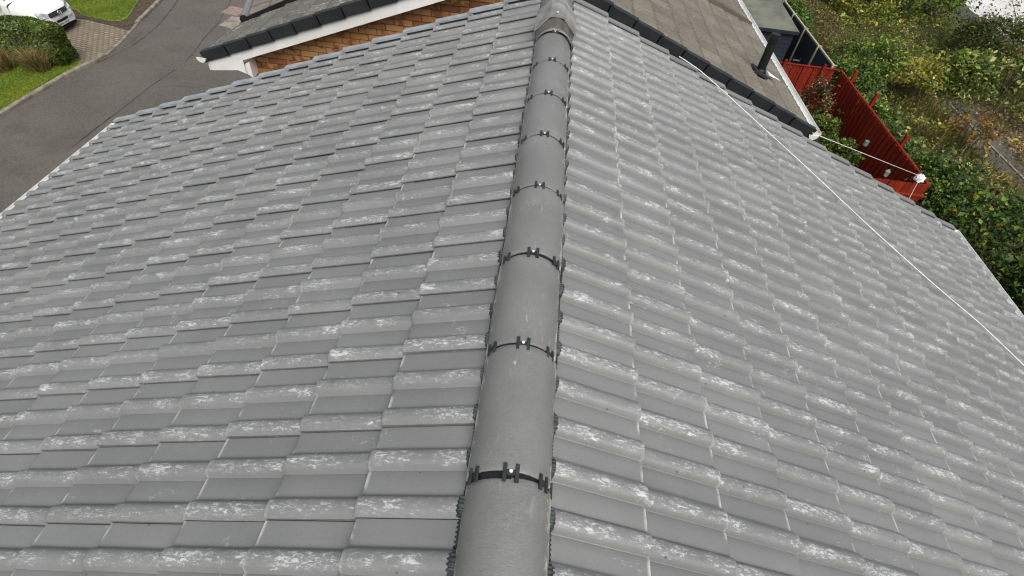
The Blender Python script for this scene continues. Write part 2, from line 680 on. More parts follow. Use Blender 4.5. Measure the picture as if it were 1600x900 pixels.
sheet('lawn', LAWN2, GL + .115, 'lawn', 'curved green lawn beyond the driveway and the white van')


def ribbon(name, pts, w, z, mat, parent):
    mb = MB()
    pts = densify(pts, .3)
    ps = []
    for k, (x, y) in enumerate(pts):
        x += random.uniform(-.02, .02)
        d = np.array(pts[min(k + 1, len(pts) - 1)]) - np.array(pts[max(k - 1, 0)])
        d = d / np.linalg.norm(d)
        ww = w * random.uniform(.5, 1.2) / 2
        ps.append(((x - d[1] * ww, y + d[0] * ww), (x + d[1] * ww, y - d[0] * ww)))
    for (a, b), (c, d) in zip(ps[:-1], ps[1:]):
        mb.quad((*a, z), (*b, z), (*d, z), (*c, z))
    return world_child(mb.build(name, mat), parent)


ribbon('tar_joint', [(-14.35, 13), (-14.3, 15.1), (-14.25, 17.2), (-14.15, 18.6)], .07, GL + .004, 'joint', road)
ribbon('tar_joint', [(-14.12, 19.3), (-14.2, 20.2), (-14.5, 21.6), (-14.62, 22.8), (-14.8, 23.7), (-15.4, 26), (-16.2, 30)], .05, GL + .004, 'joint', road)
ribbon('tar_joint', [(-17.05, 18.3), (-16.85, 19.2), (-16.7, 20.0), (-16.72, 21.2), (-16.85, 22.3), (-17.3, 24.2), (-17.6, 25.4), (-18.6, 30)], .06, GL + .004, 'joint', road)
ribbon('tar_joint', [(-16.9, 19.9), (-16.95, 20.8), (-17.1, 21.4)], .04, GL + .004, 'joint', road)
ribbon('tar_joint', [(-14.2, 17.0), (-13.6, 17.4), (-12.7, 17.5)], .025, GL + .004, 'joint', road)
pt = MB()
pt.quad((-15.15, 24.35, GL + .005), (-14.3, 24.2, GL + .005), (-14.15, 25.1, GL + .005), (-15.05, 25.25, GL + .005))
part(pt, 'paving_patch', 'patch', road)
pt = MB()
pt.quad((-14.55, 23.0, GL + .004), (-13.5, 22.7, GL + .004), (-13.2, 24.0, GL + .004), (-14.5, 24.15, GL + .004))
part(pt, 'concrete_patch', 'concrete', road)


# ------------------------------------------------------------------ our roof
FL, RO = .0815, .0684
RH = .027
STEP = .0265


def prof(v):
    """tile surface height above the pan at cover position v (0..TW)"""
    v = v % TW
    for a in (FL, FL + RO + FL):
        if a <= v <= a + RO:
            t = (v - a) / RO
            return RH * max(0.0, 1 - abs(2 * t - 1) ** 2.6) ** .62
    return 0.0


def tile_mesh(name, v0=-.035, v1=TW, jit=0.0):
    """double-roll interlocking tile: x runs down the slope to the tail at 0, y across, z up"""
    rolls = []
    vs_ = []
    if v0 < 0:
        vs_ += [(v0, -.007, 0, 0), (-.003, -.007, 0, 0), (.002, -.001, 0, 1)]
    k0 = FL
    for a in (FL, FL + RO + FL):
        vs_.append((a - .030, 0, 0, 1))
        vs_.append((a - .008, 0, 0, 1))
        vs_.append((a - .003, -.0030, 0, .3))
        vs_.append((a - .0006, -.0018, 0, .3))
        m = 9
        for q in range(m + 1):
            t = q / m
            hh = RH * max(0.0, 1 - abs(2 * t - 1) ** 2.6) ** .62
            if a > FL + .01 and q == m:
                hh = .011
            vs_.append((a + RO * t, hh, min(1, hh / RH), .32))
        if a < FL + .01:
            vs_.append((a + RO + .003, -.0025, 0, .3))
            vs_.append((a + RO + .008, 0, 0, 1))
    vs_ = [q for q in vs_ if v0 - 1e-6 <= q[0] <= v1 + 1e-6]
    us = [(-.40, 0, 0), (-.33, 0, 0), (-.20, 0, 0), (-.06, 0, .0), (-.016, 0, .0), (-.0045, -.0006, 1), (-.001, -.003, 1)]
    mb = MB()
    wear = []
    nv = len(vs_)
    slope = STEP / GA
    for u, dz, ed in us:
        for v, h, cr, fl in vs_:
            # rolls end a touch rounded
            uu = u - (.006 * (h / RH) ** 2 if u > -.02 else 0)
            mb.v.append((uu, v, h + dz + u * slope))
            wear.append((cr, ed * fl, 0, 1))
    for j in range(len(us) - 1):
        for i in range(nv - 1):
            a = j * nv + i
            mb.f.append((a, a + nv, a + nv + 1, a + 1))
    # tail face
    j = len(us) - 1
    base = len(mb.v)
    for v, h, cr, fl in vs_:
        mb.v.append((-.004, v, h - .0245))
        wear.append((cr * .3, 0, 0, 1))
    for i in range(nv - 1):
        a = j * nv + i
        mb.f.append((a, base + i, base + i + 1, a + 1))
    # lip on the overlapping side
    base = len(mb.v)
    for u, dz, ed in us:
        v, h, cr, fl = vs_[-1]
        mb.v.append((u, v - .001, h - .007 + u * slope))
        wear.append((.2, 0, 0, 1))
    for j in range(len(us) - 1):
        a = j * nv + nv - 1
        mb.f.append((a, a + nv, base + j + 1, base + j))
    me = mb.mesh(name)
    me.polygons.foreach_set('use_smooth', [True] * len(me.polygons))
    ca = me.color_attributes.new('wear', 'FLOAT_COLOR', 'POINT')
    ca.data.foreach_set('color', np.array(wear, dtype=np.float32).ravel())
    me.set_sharp_from_angle(angle=R(38))
    me.materials.append(MT['tile'])
    return me


TM = tile_mesh('roof_tile')
TM_CUT_L = tile_mesh('roof_tile_cut_far', v0=FL + RO + .001)       # verge tile on the road side
TM_CUT_R = tile_mesh('roof_tile_cut_near', v1=FL + RO + FL - .002)  # verge tile on the garden side


def slope_frame(side):
    X = Vector((side * CT, 0, -ST))
    Z = Vector((side * ST, 0, CT))
    Y = Z.cross(X)
    return X, Y, Z


def frame_matrix(X, Y, Z, o):
    m = Matrix.Identity(4)
    for i in range(3):
        m[i][0], m[i][1], m[i][2], m[i][3] = X[i], Y[i], Z[i], o[i]
    return m


house = empty('house', (0, 2, GR))
tag(house, 'house under the freshly grey-painted tiled roof seen from its ridge', 'house')
NC = 15
tiles = []
for side in (-1, 1):
    X, Y, Z = slope_frame(side)
    for i in range(1, NC + 1):
        s = S0 + i * GA
        n0 = -9
        for n in range(n0, 12):
            if side < 0:
                y0 = 1.7158 + n * TW
                me = TM
                if n == 11:
                    me = TM_CUT_L
                yc = y0 - TW / 2
            else:
                y0 = 1.334 + n * TW
                me = TM_CUT_R if n == 11 else TM
                yc = y0 + TW / 2
            j = random.gauss
            # each tile sits a little differently
            o = X * (s + max(-.006, min(.006, j(0, .0025)))) + Vector((0, y0 + j(0, .0008), 0)) + Z * max(-.001, min(.003, j(0.0006, .0009)))
            m = frame_matrix(X, Y, Z, o) @ Matrix.Rotation(j(0, .0035), 4, 'Z') @ Matrix.Rotation(j(0, .004), 4, 'Y')
            cx = X * (s - GA / 2) + Vector((0, yc, 0))
            tiles.append((side, me, m, np.array(cx)))
vis, hid = [], []
for t in tiles:
    u, v, z = pj(t[3])
    if z > .3 and -70 < u < 1670 and -60 < v < 1000:
        vis.append((np.linalg.norm(t[3] - CAM) ** 2 / max(.05, abs((t[3] - CAM) @ np.array([t[0] * ST, 0, CT])) / np.linalg.norm(t[3] - CAM)), t))
    else:
        hid.append(t)
vis.sort(key=lambda q: q[0])
keep = [q[1] for q in vis[:300]]
rest = [q[1] for q in vis[300:]] + hid
slopes = {}
for side in (-1, 1):
    X, Y, Z = slope_frame(side)
    mb = MB()
    e = S0 + NC * GA - .05
    pts = [X * .03 - Z * .075, X * e - Z * .075, X * e - Z * .12, X * .03 - Z * .12]
    mb.prism([tuple(p + Vector((0, -2.2, 0))) for p in pts], (0, 4.84 + 2.2, 0))
    slopes[side] = part(mb, 'roof_slope', 'underlay', house)
    slopes[side]['label'] = 'road side of the roof' if side < 0 else 'garden side of the roof'
for side, me, m, c in keep:
    o = bpy.data.objects.new('roof_tile', me)
    col.objects.link(o)
    o.matrix_world = m
    o.parent = slopes[side]
    o.matrix_parent_inverse = Matrix.Identity(4)
    o.matrix_parent_inverse = (Matrix.Translation(house.location) @ Matrix.Translation(-house.location)).inverted()
# remaining tiles: one joined part
def join_instances(name, items):
    vs_, fs, cols, off, mats = [], [], [], 0, None
    for me, m in items:
        n = len(me.vertices)
        co = np.empty(n * 3)
        me.vertices.foreach_get('co', co)
        co = co.reshape(-1, 3)
        mm = np.array(m)
        vs_.append(co @ mm[:3, :3].T + mm[:3, 3])
        for p in me.polygons:
            fs.append(tuple(k + off for k in p.vertices))
        if 'wear' in me.color_attributes:
            c = np.empty(n * 4, dtype=np.float32)
            me.color_attributes['wear'].data.foreach_get('color', c)
            cols.append(c)
        off += n
        mats = me.materials[0]
    out = bpy.data.meshes.new(name)
    out.from_pydata(np.concatenate(vs_).tolist(), [], fs)
    out.polygons.foreach_set('use_smooth', [True] * len(out.polygons))
    if cols:
        ca = out.color_attributes.new('wear', 'FLOAT_COLOR', 'POINT')
        ca.data.foreach_set('color', np.concatenate(cols))
    out.set_sharp_from_angle(angle=R(38))
    out.materials.append(mats)
    return out


o = link('roof_tiles', join_instances('roof_tiles', [(t[1], t[2]) for t in rest]))
o['kind'] = 'stuff'
world_child(o, house)

# ---- verge caps at the far gable
for side in (-1, 1):
    X, Y, Z = slope_frame(side)
    fl = -1 if side < 0 else 1                  # local y points to the near side on the road slope
    mb = MB()
    L = GA + .03
    tz = .020 if side < 0 else .012
    def bb(x0, x1, y0, y1, z0, z1):
        ya, yb = sorted((fl * y0, fl * y1))
        mb.box((x0, ya, z0), (x1, yb, z1))
    bb(-L, 0, 0, .075, 0, tz)
    bb(-L, 0, .066, .075, -.12, -.0005)
    bb(-.010, 0, 0, .065, -.03, -.0005)
    mb.v = [(x, y, z + x * STEP / GA) for x, y, z in mb.v]
    me = mb.mesh('verge_cap')
    me.materials.append(MT['vergegrey' if side < 0 else 'tile'])
    for i in range(1, NC + 1):
        s = S0 + i * GA
        y0 = 4.862 if side < 0 else 4.858
        o = bpy.data.objects.new('verge_cap', me)
        col.objects.link(o)
        o.matrix_world = frame_matrix(X, Y, Z, X * (s + .006) + Vector((0, y0, 0)) + Z * (.014 if side < 0 else .006))
        world_child(o, house)

# ---- walls, soffits, fascia and gutters of the house
EX = (S0 + NC * GA) * CT                        # eaves x
EZ = -(S0 + NC * GA) * ST
wx = EX - .42
mb = MB()
mb.prism([(-wx, 4.70, GR - 1.2), (wx, 4.70, GR - 1.2), (wx, 4.70, EZ - .02), (0, 4.70, -.16), (-wx, 4.70, EZ - .02)], (0, -.25, 0))
part(mb, 'gable_wall', 'wallbrick', house)
for side in (-1, 1):
    mb = MB()
    xa, xb = sorted((side * wx, side * (wx - .25)))
    mb.box((xa, -2.2, GR - 1.2), (xb, 4.45, EZ - .08))
    part(mb, 'side_wall', 'wallbrick', house)
    mb = MB()
    xa, xb = sorted((side * (EX - .05), side * (EX - .07)))
    mb.box((xa, -2.2, EZ - .24), (xb, 4.86, EZ - .045))
    part(mb, 'fascia', 'white', house)


def gutter(parent, x, y0, y1, z, side, mat, r=.056, name='gutter', xdir=None):
    """half-round gutter running along y, open side up"""
    mb = MB()
    n = 10
    ring = []
    for k in range(n + 1):
        a = math.pi + math.pi * k / n
        ring.append((r * math.cos(a), r * math.sin(a)))
    inner = [(p[0] * .93, p[1] * .93) for p in ring]
    prof_ = ring + inner[::-1]
    mb.prism([(x + side * r + a, y0, z + b) for a, b in prof_], (0, y1 - y0, 0))
    for yy in (y0, y1 - .004):
        mb.prism([(x + side * r + a, yy, z + b) for a, b in ring], (0, .004, 0))
    return part(mb, name, mat, parent)


gutter(house, -EX + .030, -2.2, 4.9, EZ - .027, -1, 'white')
gutter(house, EX - .03, -2.2, 4.9, EZ - .018, 1, 'white')

# ---- ridge tiles
RL = .4527
RY0 = .6159


def ridge_mesh():
    mb = MB()
    wear = []
    c, s_ = .124, .090
    Rr = (c * c + s_ * s_) / (2 * s_)
    a0 = math.asin(min(1, c / Rr))
    prof_o = [(-.1245, -.067, 1), (-.1245, -.055, 1)]
    for k in range(19):
        t = -a0 + 2 * a0 * k / 18
        prof_o.append((Rr * math.sin(t), .048 - Rr + Rr * math.cos(t), max(0, (abs(t) / a0 - .72) / .28)))
    prof_o += [(.1245, -.055, 1), (.1245, -.067, 1)]
    th = .013
    prof_i = []
    for x, z, w in prof_o:
        d = np.array([x, z + .06])
        d = d / (np.linalg.norm(d) + 1e-9)
        prof_i.append((x - d[0] * th, z - d[1] * th, w))
    yl = RL - .011
    ys = [(0, .002, .4), (.004, 0, .3), (.02, 0, .12), (yl * .35, 0, 0), (yl * .65, 0, 0), (yl - .025, 0, .1), (yl - .006, .0, .3), (yl, .004, .35)]
    n = len(prof_o)
    for y, sh, ew in ys:
        for x, z, w in prof_o:
            d = np.array([x, z + .06])
            d = d / np.linalg.norm(d)
            mb.v.append((x - d[0] * sh, y, z - d[1] * sh))
            wear.append((min(1, w * .75 + ew * (.4 + w)), 0, 0, 1))
    for j in range(len(ys) - 1):
        for i in range(n - 1):
            a = j * n + i
            mb.f.append((a, a + 1, a + n + 1, a + n))
    for jj, rev in ((0, True), (len(ys) - 1, False)):
        b = len(mb.v)
        y = ys[jj][0]
        for x, z, w in prof_i:
            mb.v.append((x, y, z))
            wear.append((.25, 0, 0, 1))
        for i in range(n - 1):
            a = jj * n + i
            q = (a, b + i, b + i + 1, a + 1)
            mb.f.append(q if rev else q[::-1])
    me = mb.mesh('ridge_tile', True)
    ca = me.color_attributes.new('wear', 'FLOAT_COLOR', 'POINT')
    ca.data.foreach_set('color', np.array(wear, dtype=np.float32).ravel())
    me.set_sharp_from_angle(angle=R(40))
    me.materials.append(MT['ridge'])
    return me, prof_o


RM, RPROF = ridge_mesh()


def ridge_pt(t, lift=0.0):
    """point and normal of the ridge tile's section at angle fraction t in -1..1"""
    k = (t + 1) / 2 * (len(RPROF) - 1 - 4) + 2
    i = int(min(len(RPROF) - 2, math.floor(k)))
    f = k - i
    x = RPROF[i][0] * (1 - f) + RPROF[i + 1][0] * f
    z = RPROF[i][1] * (1 - f) + RPROF[i + 1][1] * f
    d = Vector((x, 0, z + .06)).normalized()
    return Vector((x, 0, z)) + d * lift, d


def clip_mesh():
    """union band with H-shaped clips across one ridge joint, centred on y = 0"""
    band = MB()
    n = len(RPROF)
    for k in range(n):
        x, z, w = RPROF[k]
        d = np.array([x, z + .06])
        d = d / np.linalg.norm(d)
        for y in (-.016, .016):
            band.v.append((x - d[0] * .006, y, z - d[1] * .006))
    for k in range(n - 1):
        a = 2 * k
        band.f.append((a, a + 2, a + 3, a + 1))
    bars = []
    for t0 in (-.72, 0.0, .66, 1.06):
        mb = MB()
        for dt in ((-.105, .105) if abs(t0) < .1 else (-.085, .085) if t0 < 1 else (0,)):
            p, d = ridge_pt(max(-1, min(1, t0 + dt)), .001)
            Xa = Vector((d.z, 0, -d.x))
            m = frame_matrix(Xa, Vector((0, 1, 0)), d, p)
            h = .026 if abs(t0) < .1 else .022
            mb.box((-.0055, -h, -.002), (.0055, h, .0045), m)
        if t0 < 1:
            p, d = ridge_pt(t0, .0005)
            m = frame_matrix(Vector((d.z, 0, -d.x)), Vector((0, 1, 0)), d, p)
            mb.box((-.012, -.007, -.004), (.012, .009, .0015), m)
        bars.append(mb)
    p, d = ridge_pt(0, .002)
    sc = MB()
    sc.tube([tuple(p + Vector((0, .004, 0))), tuple(p + Vector((0, .004, .003)))], .0052, 10)
    return band, bars, sc


band_mb, bar_mbs, screw_mb = clip_mesh()
BAND = band_mb.mesh('union_band', True)
BAND.materials.append(MT['black'])
BARS = [b.mesh('union_clip') for b in bar_mbs]
for b in BARS:
    b.materials.append(MT['clip'])
SCREW = screw_mb.mesh('screw_cap')
SCREW.materials.append(MT['white'])


def ridge_cap(y0, tilt=0.0, joint=True):
    o = bpy.data.objects.new('ridge_tile', RM)
    col.objects.link(o)
    o.location = (random.gauss(0, .0022), y0 + .006, random.gauss(0, .0015))
    o.rotation_euler = (random.gauss(0, .004), random.gauss(0, .012), random.gauss(0, .005))
    world_child(o, house)
    if joint:
        for nm, me in [('union_band', BAND), ('screw', SCREW)] + [('union_clip', b) for b in BARS]:
            q = bpy.data.objects.new(nm, me)
            col.objects.link(q)
            q.location = (0, -.006, 0)
            q.parent = o
    return o


for k in range(-5, 10):
    if k == 7:
        continue
    ridge_cap(RY0 + k * RL)
# one union at the near end of the vent unit is carried by the cap before it
# ---- gas vent ridge terminal
vy = RY0 + 7 * RL
vent = empty('ridge_vent', (0, vy, 0))
world_child(vent, house)


def vpart(mb, name, mat, smooth=False):
    o = mb.build(name, mat, vent, smooth)
    return o


mb = MB()
# collar that sits on the ridge line
n = len(RPROF)
ring = [(x * 1.03, z + .004) for x, z, w in RPROF]
for y in (.012, .05, .40, .443):
    for x, z in ring:
        mb.v.append((x, y, z))
for j in range(3):
    for i in range(n - 1):
        a = j * n + i
        mb.f.append((a, a + 1, a + n + 1, a + n))
vpart(mb, 'collar', 'vent', True)
mb = MB()
# raised body: sides splayed, open dark faces under the hood
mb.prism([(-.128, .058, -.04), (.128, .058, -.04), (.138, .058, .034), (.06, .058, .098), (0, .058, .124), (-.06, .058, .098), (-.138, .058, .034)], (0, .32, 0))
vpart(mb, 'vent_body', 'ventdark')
mb = MB()
hp = [(-.148, .018), (-.148, .036), (-.048, .134), (0, .143), (.048, .134), (.148, .036), (.148, .018), (.048, .116), (0, .125), (-.048, .116)]
ya, yb = .035, .405
i0 = len(mb.v)
mb.prism([(x, ya + (.03 if abs(x) < .05 else 0.0), z) for x, z in hp], (0, yb - ya - .03, 0))
vpart(mb, 'vent_hood', 'vent')
mb = MB()
mb.tube([(0, .085, .1485), (0, .085, .153)], .008, 10)
vpart(mb, 'screw', 'white')
for nm, me in [('union_band', BAND), ('screw', SCREW)] + [('union_clip', b) for b in BARS]:
    q = bpy.data.objects.new(nm, me)
    col.objects.link(q)
    q.location = (0, 0, 0)
    q.parent = vent

# ---- ribbed ridge roll down both sides of the ridge tiles
for side in (-1, 1):
    X, Y, Z = slope_frame(side)
    mb = MB()
    ys = np.arange(-1.4, 4.86, .0032)
    for k, y in enumerate(ys):
        v = (1.7158 + 11 * TW - y) if side < 0 else (y - 1.334)
        h = prof(v)
        pl = .0026 if k % 4 < 2 else -.0012
        slip = .004 * math.sin(y * 5.3) + .003 * math.sin(y * 17)
        for s, zz in ((.098, .012), (.128, .004 + h * .85), (.143, h + .004), (.152 + slip, h - .004)):
            p = X * s + Vector((0, y, 0)) + Z * (zz - .024 + pl)
            mb.v.append(tuple(p))
    for k in range(len(ys) - 1):
        for q in range(3):
            a = k * 4 + q
            mb.f.append((a, a + 1, a + 5, a + 4))
    part(mb, 'ridge_roll', 'comb', house)

# ---- white cord lying over the garden side
pts2 = [(1.14, 4.86), (1.22, 4.86), (1.36, 4.83), (1.56, 4.68), (1.77, 4.49), (2.27, 4.07), (2.76, 3.60), (3.05, 3.36), (3.28, 3.19), (3.50, 3.05), (3.62, 2.98), (3.78, 2.82), (3.94, 2.65), (4.25, 2.3), (4.6, 1.9)]
cord = MB()
path = []
X, Y, Z = slope_frame(1)
dp = []
for (x0, y0), (x1, y1) in zip(pts2[:-1], pts2[1:]):
    for k in range(10):
        t = k / 10
        dp.append((x0 + (x1 - x0) * t, y0 + (y1 - y0) * t))
dp = np.array(dp)
for _ in range(6):
    dp[1:-1] = (dp[:-2] + 2 * dp[1:-1] + dp[2:]) / 4
for x, y in dp:
    path.append(tuple(X * (x / CT) + Vector((0, y, 0)) + Z * .037))
cord.tube(path, .0042, 6)
o = cord.build('cord', 'rope', None, True)
tag(o, 'thin white cord lying across the garden side of the tiled roof', 'cord')

# ------------------------------------------------------------------ neighbouring house
NX, NZ = -.45, -.105
T2 = R(21.8)
c2, s2 = math.cos(T2), math.sin(T2)
HALF = 3.86
NYV = 6.20
nb = empty('house', (NX, 9, GR))
tag(nb, 'neighbouring house with orange brick gable, white bargeboard and black verge caps', 'house')


def nframe(side):
    X = Vector((side * c2, 0, -s2))
    Z = Vector((side * s2, 0, c2))
    return X, Vector((0, 1, 0)), Z


def flat_tile_mesh(name, w, g, mat):
    mb = MB()
    L = g + .06
    sl = .022 / g
    xs = [-L, -.02, -.004, 0]
    zs = [0, 0, 0, -.004]
    # slightly dished pan with a proud side lap
    vsx = [(.002, 0), (w * .30, -.001), (w * .5, .004), (w * .7, -.001), (w - .03, 0), (w - .025, .007), (w - .006, .007), (w - .004, -.012)]
    for x, dz in zip(xs, zs):
        for y, h in vsx:
            mb.v.append((x, y, dz + h + x * sl))
    n = len(vsx)
    for j in range(3):
        for i in range(n - 1):
            a = j * n + i
            mb.f.append((a, a + n, a + n + 1, a + 1))
    b = len(mb.v)
    for y, h in vsx:
        mb.v.append((-.002, y, -.021))
    for i in range(n - 1):
        a = 3 * n + i
        mb.f.append((a, b + i, b + i + 1, a + 1))
    me = mb.mesh(name)
    me.materials.append(MT[mat])
    return me


G2, W2 = .335, .30
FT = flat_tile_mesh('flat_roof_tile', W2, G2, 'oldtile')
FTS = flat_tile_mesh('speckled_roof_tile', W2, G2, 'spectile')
NCN = int(HALF / c2 / G2)
nslope = {}
for side in (-1, 1):
    X, Y, Z = nframe(side)
    yend = 8.8 if side < 0 else 11.6
    mb = MB()
    e = HALF / c2 - .04
    O = Vector((NX, 0, NZ))
    pts = [O + X * .02 - Z * .045, O + X * e - Z * .045, O + X * e - Z * .10, O + X * .02 - Z * .10]
    mb.prism([tuple(p + Vector((0, NYV + .06, 0))) for p in pts], (0, yend - NYV - .06, 0))
    sl = part(mb, 'roof_slope', 'spectile' if side < 0 else 'oldtile', nb)
    nslope[side] = sl
    joined = []
    for i in range(NCN + 1):
        s = HALF / c2 - (NCN - i) * G2
        for k in range(int((yend - NYV) / W2)):
            y = NYV + .05 + k * W2 + (.5 * W2 if i % 2 else 0)
            if y + W2 > yend:
                continue
            c = O + X * (s - G2 / 2) + Vector((0, y + W2 / 2, 0))
            m = frame_matrix(X, Y, Z, O + X * (s + random.gauss(0, .004)) + Vector((0, y, 0)) + Z * random.uniform(0, .005)) @ Matrix.Rotation(random.gauss(0, .009), 4, 'Z')
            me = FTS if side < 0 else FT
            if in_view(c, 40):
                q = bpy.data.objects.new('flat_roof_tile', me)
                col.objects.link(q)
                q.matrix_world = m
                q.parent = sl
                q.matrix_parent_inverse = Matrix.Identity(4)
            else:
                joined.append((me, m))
    if joined:
        q = link('roof_tiles', join_instances('roof_tiles', joined))
        q['kind'] = 'stuff'
        world_child(q, nb)
    # black verge caps
    mb = MB()
    L = G2 + .035
    mb.prism([(-L, .0, -.10), (-L, .0, .022), (-L, .075, .028), (-L, .075, .020), (-L, .012, .010), (-L, .012, -.10)], (L, 0, 0))
    mb.box((-.022, -.006, -.106), (0, -.0005, .027))
    mb.box((-.014, .013, -.10), (-.002, .06, .012))
    me = mb.mesh('verge_cap')
    me.materials.append(MT['verge'])
    for i in range(NCN + 1):
        s = HALF / c2 - (NCN - i) * G2
        o = bpy.data.objects.new('verge_cap', me)
        col.objects.link(o)
        o.matrix_world = frame_matrix(X, Y, Z, O + X * (s + .01) + Vector((0, NYV, 0)) + Z * .012) @ Matrix.Rotation(-.036, 4, 'Y')
        world_child(o, nb)
    # bargeboard
    mb = MB()
    d0, d1 = .06, .262
    p = [O + X * .0, O + X * (HALF / c2 - .02)]
    mb.prism([(p[0].x, NYV + .03, p[0].z - d0), (p[1].x, NYV + .03, p[1].z - d0), (p[1].x, NYV + .03, p[1].z - d1 + .05), (p[0].x, NYV + .03, p[0].z - d1)], (0, .02, 0))
    part(mb, 'bargeboard', 'white', nb)
    # boxed eaves end
    ex = NX + side * HALF
    ez = NZ - HALF * math.tan(T2)
    mb = MB()
    mb.prism([(ex - side * .03, NYV + .022, ez - .09), (ex - side * .05, NYV + .022, ez - .20), (ex - side * .40, NYV + .022, ez - .155), (ex - side * .50, NYV + .022, ez - .19),
              (ex - side * .50, NYV + .022, ez + .06)], (0, .006, 0))
    part(mb, 'box_end', 'white', nb)
    mb = MB()
    mb.prism([(ex - side * .40, NYV + .052, ez - .14), (ex - side * .56, NYV + .052, ez - .25), (ex - side * .56, NYV + .052, ez - .04)], (0, .16, 0))
    part(mb, 'soffit_return', 'white', nb)
    mb = MB()
    mb.prism([(p[0].x, NYV + .051, p[0].z - .23), (p[1].x, NYV + .051, p[1].z - .20), (p[1].x, NYV + .051, p[1].z - .215), (p[0].x, NYV + .051, p[0].z - .245)], (0, .20, 0))
    part(mb, 'soffit', 'white', nb)
ez = NZ - HALF * math.tan(T2)
gutter(nb, NX - HALF + .05, NYV - .02, 7.3, ez - .035, -1, 'dirtywhite')
gutter(nb, NX + HALF - .02, NYV - .02, 11.4, ez + .0, 1, 'white', r=.058)
for side in (-1, 1):
    mb = MB()
    xg = NX + side * (HALF + .005 if side < 0 else HALF)
    ring = [(.060 * math.cos(math.pi + math.pi * k / 8), .062 * math.sin(math.pi + math.pi * k / 8)) for k in range(9)]
    mb.prism([(xg + a + side * .01, NYV - .028, ez - .028 + b) for a, b in ring] + [], (0, .01, 0))
    part(mb, 'gutter_end', 'white', nb)

# gable wall: mortar backing and single bricks where they can be seen
WY = 6.42
mb = MB()
wl, wr = NX - HALF + .52, NX + HALF - .52
wz = lambda x: NZ - abs(x - NX) * math.tan(T2) - .11
mb.prism([(wl, WY + .004, GR - 1.0), (wr, WY + .004, GR - 1.0), (wr, WY + .004, wz(wr)), (NX, WY + .004, wz(NX)), (wl, WY + .004, wz(wl))], (0, .22, 0))
gable = part(mb, 'gable_wall', 'mortar', nb)
for sx in (wl, wr):
    mb = MB()
    xa, xb = (wl, wl + .22) if sx == wl else (wr - .22, wr)
    mb.box((xa, WY + .225, GR - 1.0), (xb, 11.4, wz(sx) - .1))
    part(mb, 'side_wall', 'wallbrick', nb)


def brick_mesh(L):
    mb = MB()
    h, d, b = .065, .03, .003
    mb.v = [(b, 0, b), (L - b, 0, b), (L - b, 0, h - b), (b, 0, h - b), (0, b, 0), (L, b, 0), (L, b, h), (0, b, h), (0, d, 0), (L, d, 0), (L, d, h), (0, d, h)]
    mb.f = [(0, 1, 2, 3), (4, 5, 1, 0), (5, 6, 2, 1), (6, 7, 3, 2), (7, 4, 0, 3), (4, 8, 9, 5), (5, 9, 10, 6), (6, 10, 11, 7), (7, 11, 8, 4)]
    me = mb.mesh('brick')
    me.materials.append(MT['brick'])
    return me


BK = brick_mesh(.215)
BKH = brick_mesh(.1025)
for row in range(120):
    z = GR - .5 + row * .075
    off = .1125 if row % 2 else 0
    x = wl
    first = True
    while x < wr:
        L = .1025 if (first and row % 2) else .215
        xc, zc = x + L / 2, z + .03
        vis_ok = False
        if zc < wz(xc) - .06 and x + L <= wr + .001:
            # sight line over our own verge
            k = (WY - 0) / 4.93
            xv = CAM[0] + (xc - CAM[0]) / k
            zv = -abs(xv) * math.tan(TH)
            zl = CAM[2] + (zv - CAM[2]) * k
            if zc > zl - .32 and in_view((xc, WY, zc), 60):
                vis_ok = True
        if vis_ok:
            o = bpy.data.objects.new('brick', BK if L > .2 else BKH)
            col.objects.link(o)
            o.location = (x, WY - .012 + random.gauss(0, .0015), z)
            o.parent = gable
            o.matrix_parent_inverse = Matrix.Identity(4)
        x += L + .010
        first = False

# flue pipe on the garden side
flue = empty('flue_pipe', (2.86, 7.22, -1.405))
tag(flue, 'black flue pipe with lead flashing standing on the neighbouring brown roof', 'flue pipe')
X, Y, Z = nframe(1)


def fpart(mb, name, mat, smooth=False):
    return mb.build(name, mat, flue, smooth)


mb = MB()
mb.tube([(0, 0, -.05), (0, 0, .42)], .056, 16)
fpart(mb, 'pipe', 'black', True).data.set_sharp_from_angle(angle=R(40))
mb = MB()
mb.tube([(0, 0, .39), (0, 0, .45)], .064, 16)
mb.tube([(0, 0, .475), (0, 0, .49)], .060, 16)
for k in range(4):
    a = k * math.pi / 2 + .4
    mb.tube([(.05 * math.cos(a), .05 * math.sin(a), .44), (.05 * math.cos(a), .05 * math.sin(a), .48)], .006, 5)
fpart(mb, 'cowl', 'black')
mb = MB()
mb.tube([(0, 0, -.06), (0, 0, .02), (0, 0, .05)], [.105, .072, .064], 14)
fpart(mb, 'collar', 'black', True)
mb = MB()
m = frame_matrix(X, Y, Z, Vector((0, 0, 0)))
mb.box((-.11, -.115, -.012), (.105, .115, .016), m)
fpart(mb, 'flashing', 'clip')
mb = MB()
mb.prism([tuple(m @ Vector(p)) for p in ((.135, -.02, .024), (.135, .13, .024), (.36, .055, .024))], tuple(Z * .004))
fpart(mb, 'sealant', 'white')

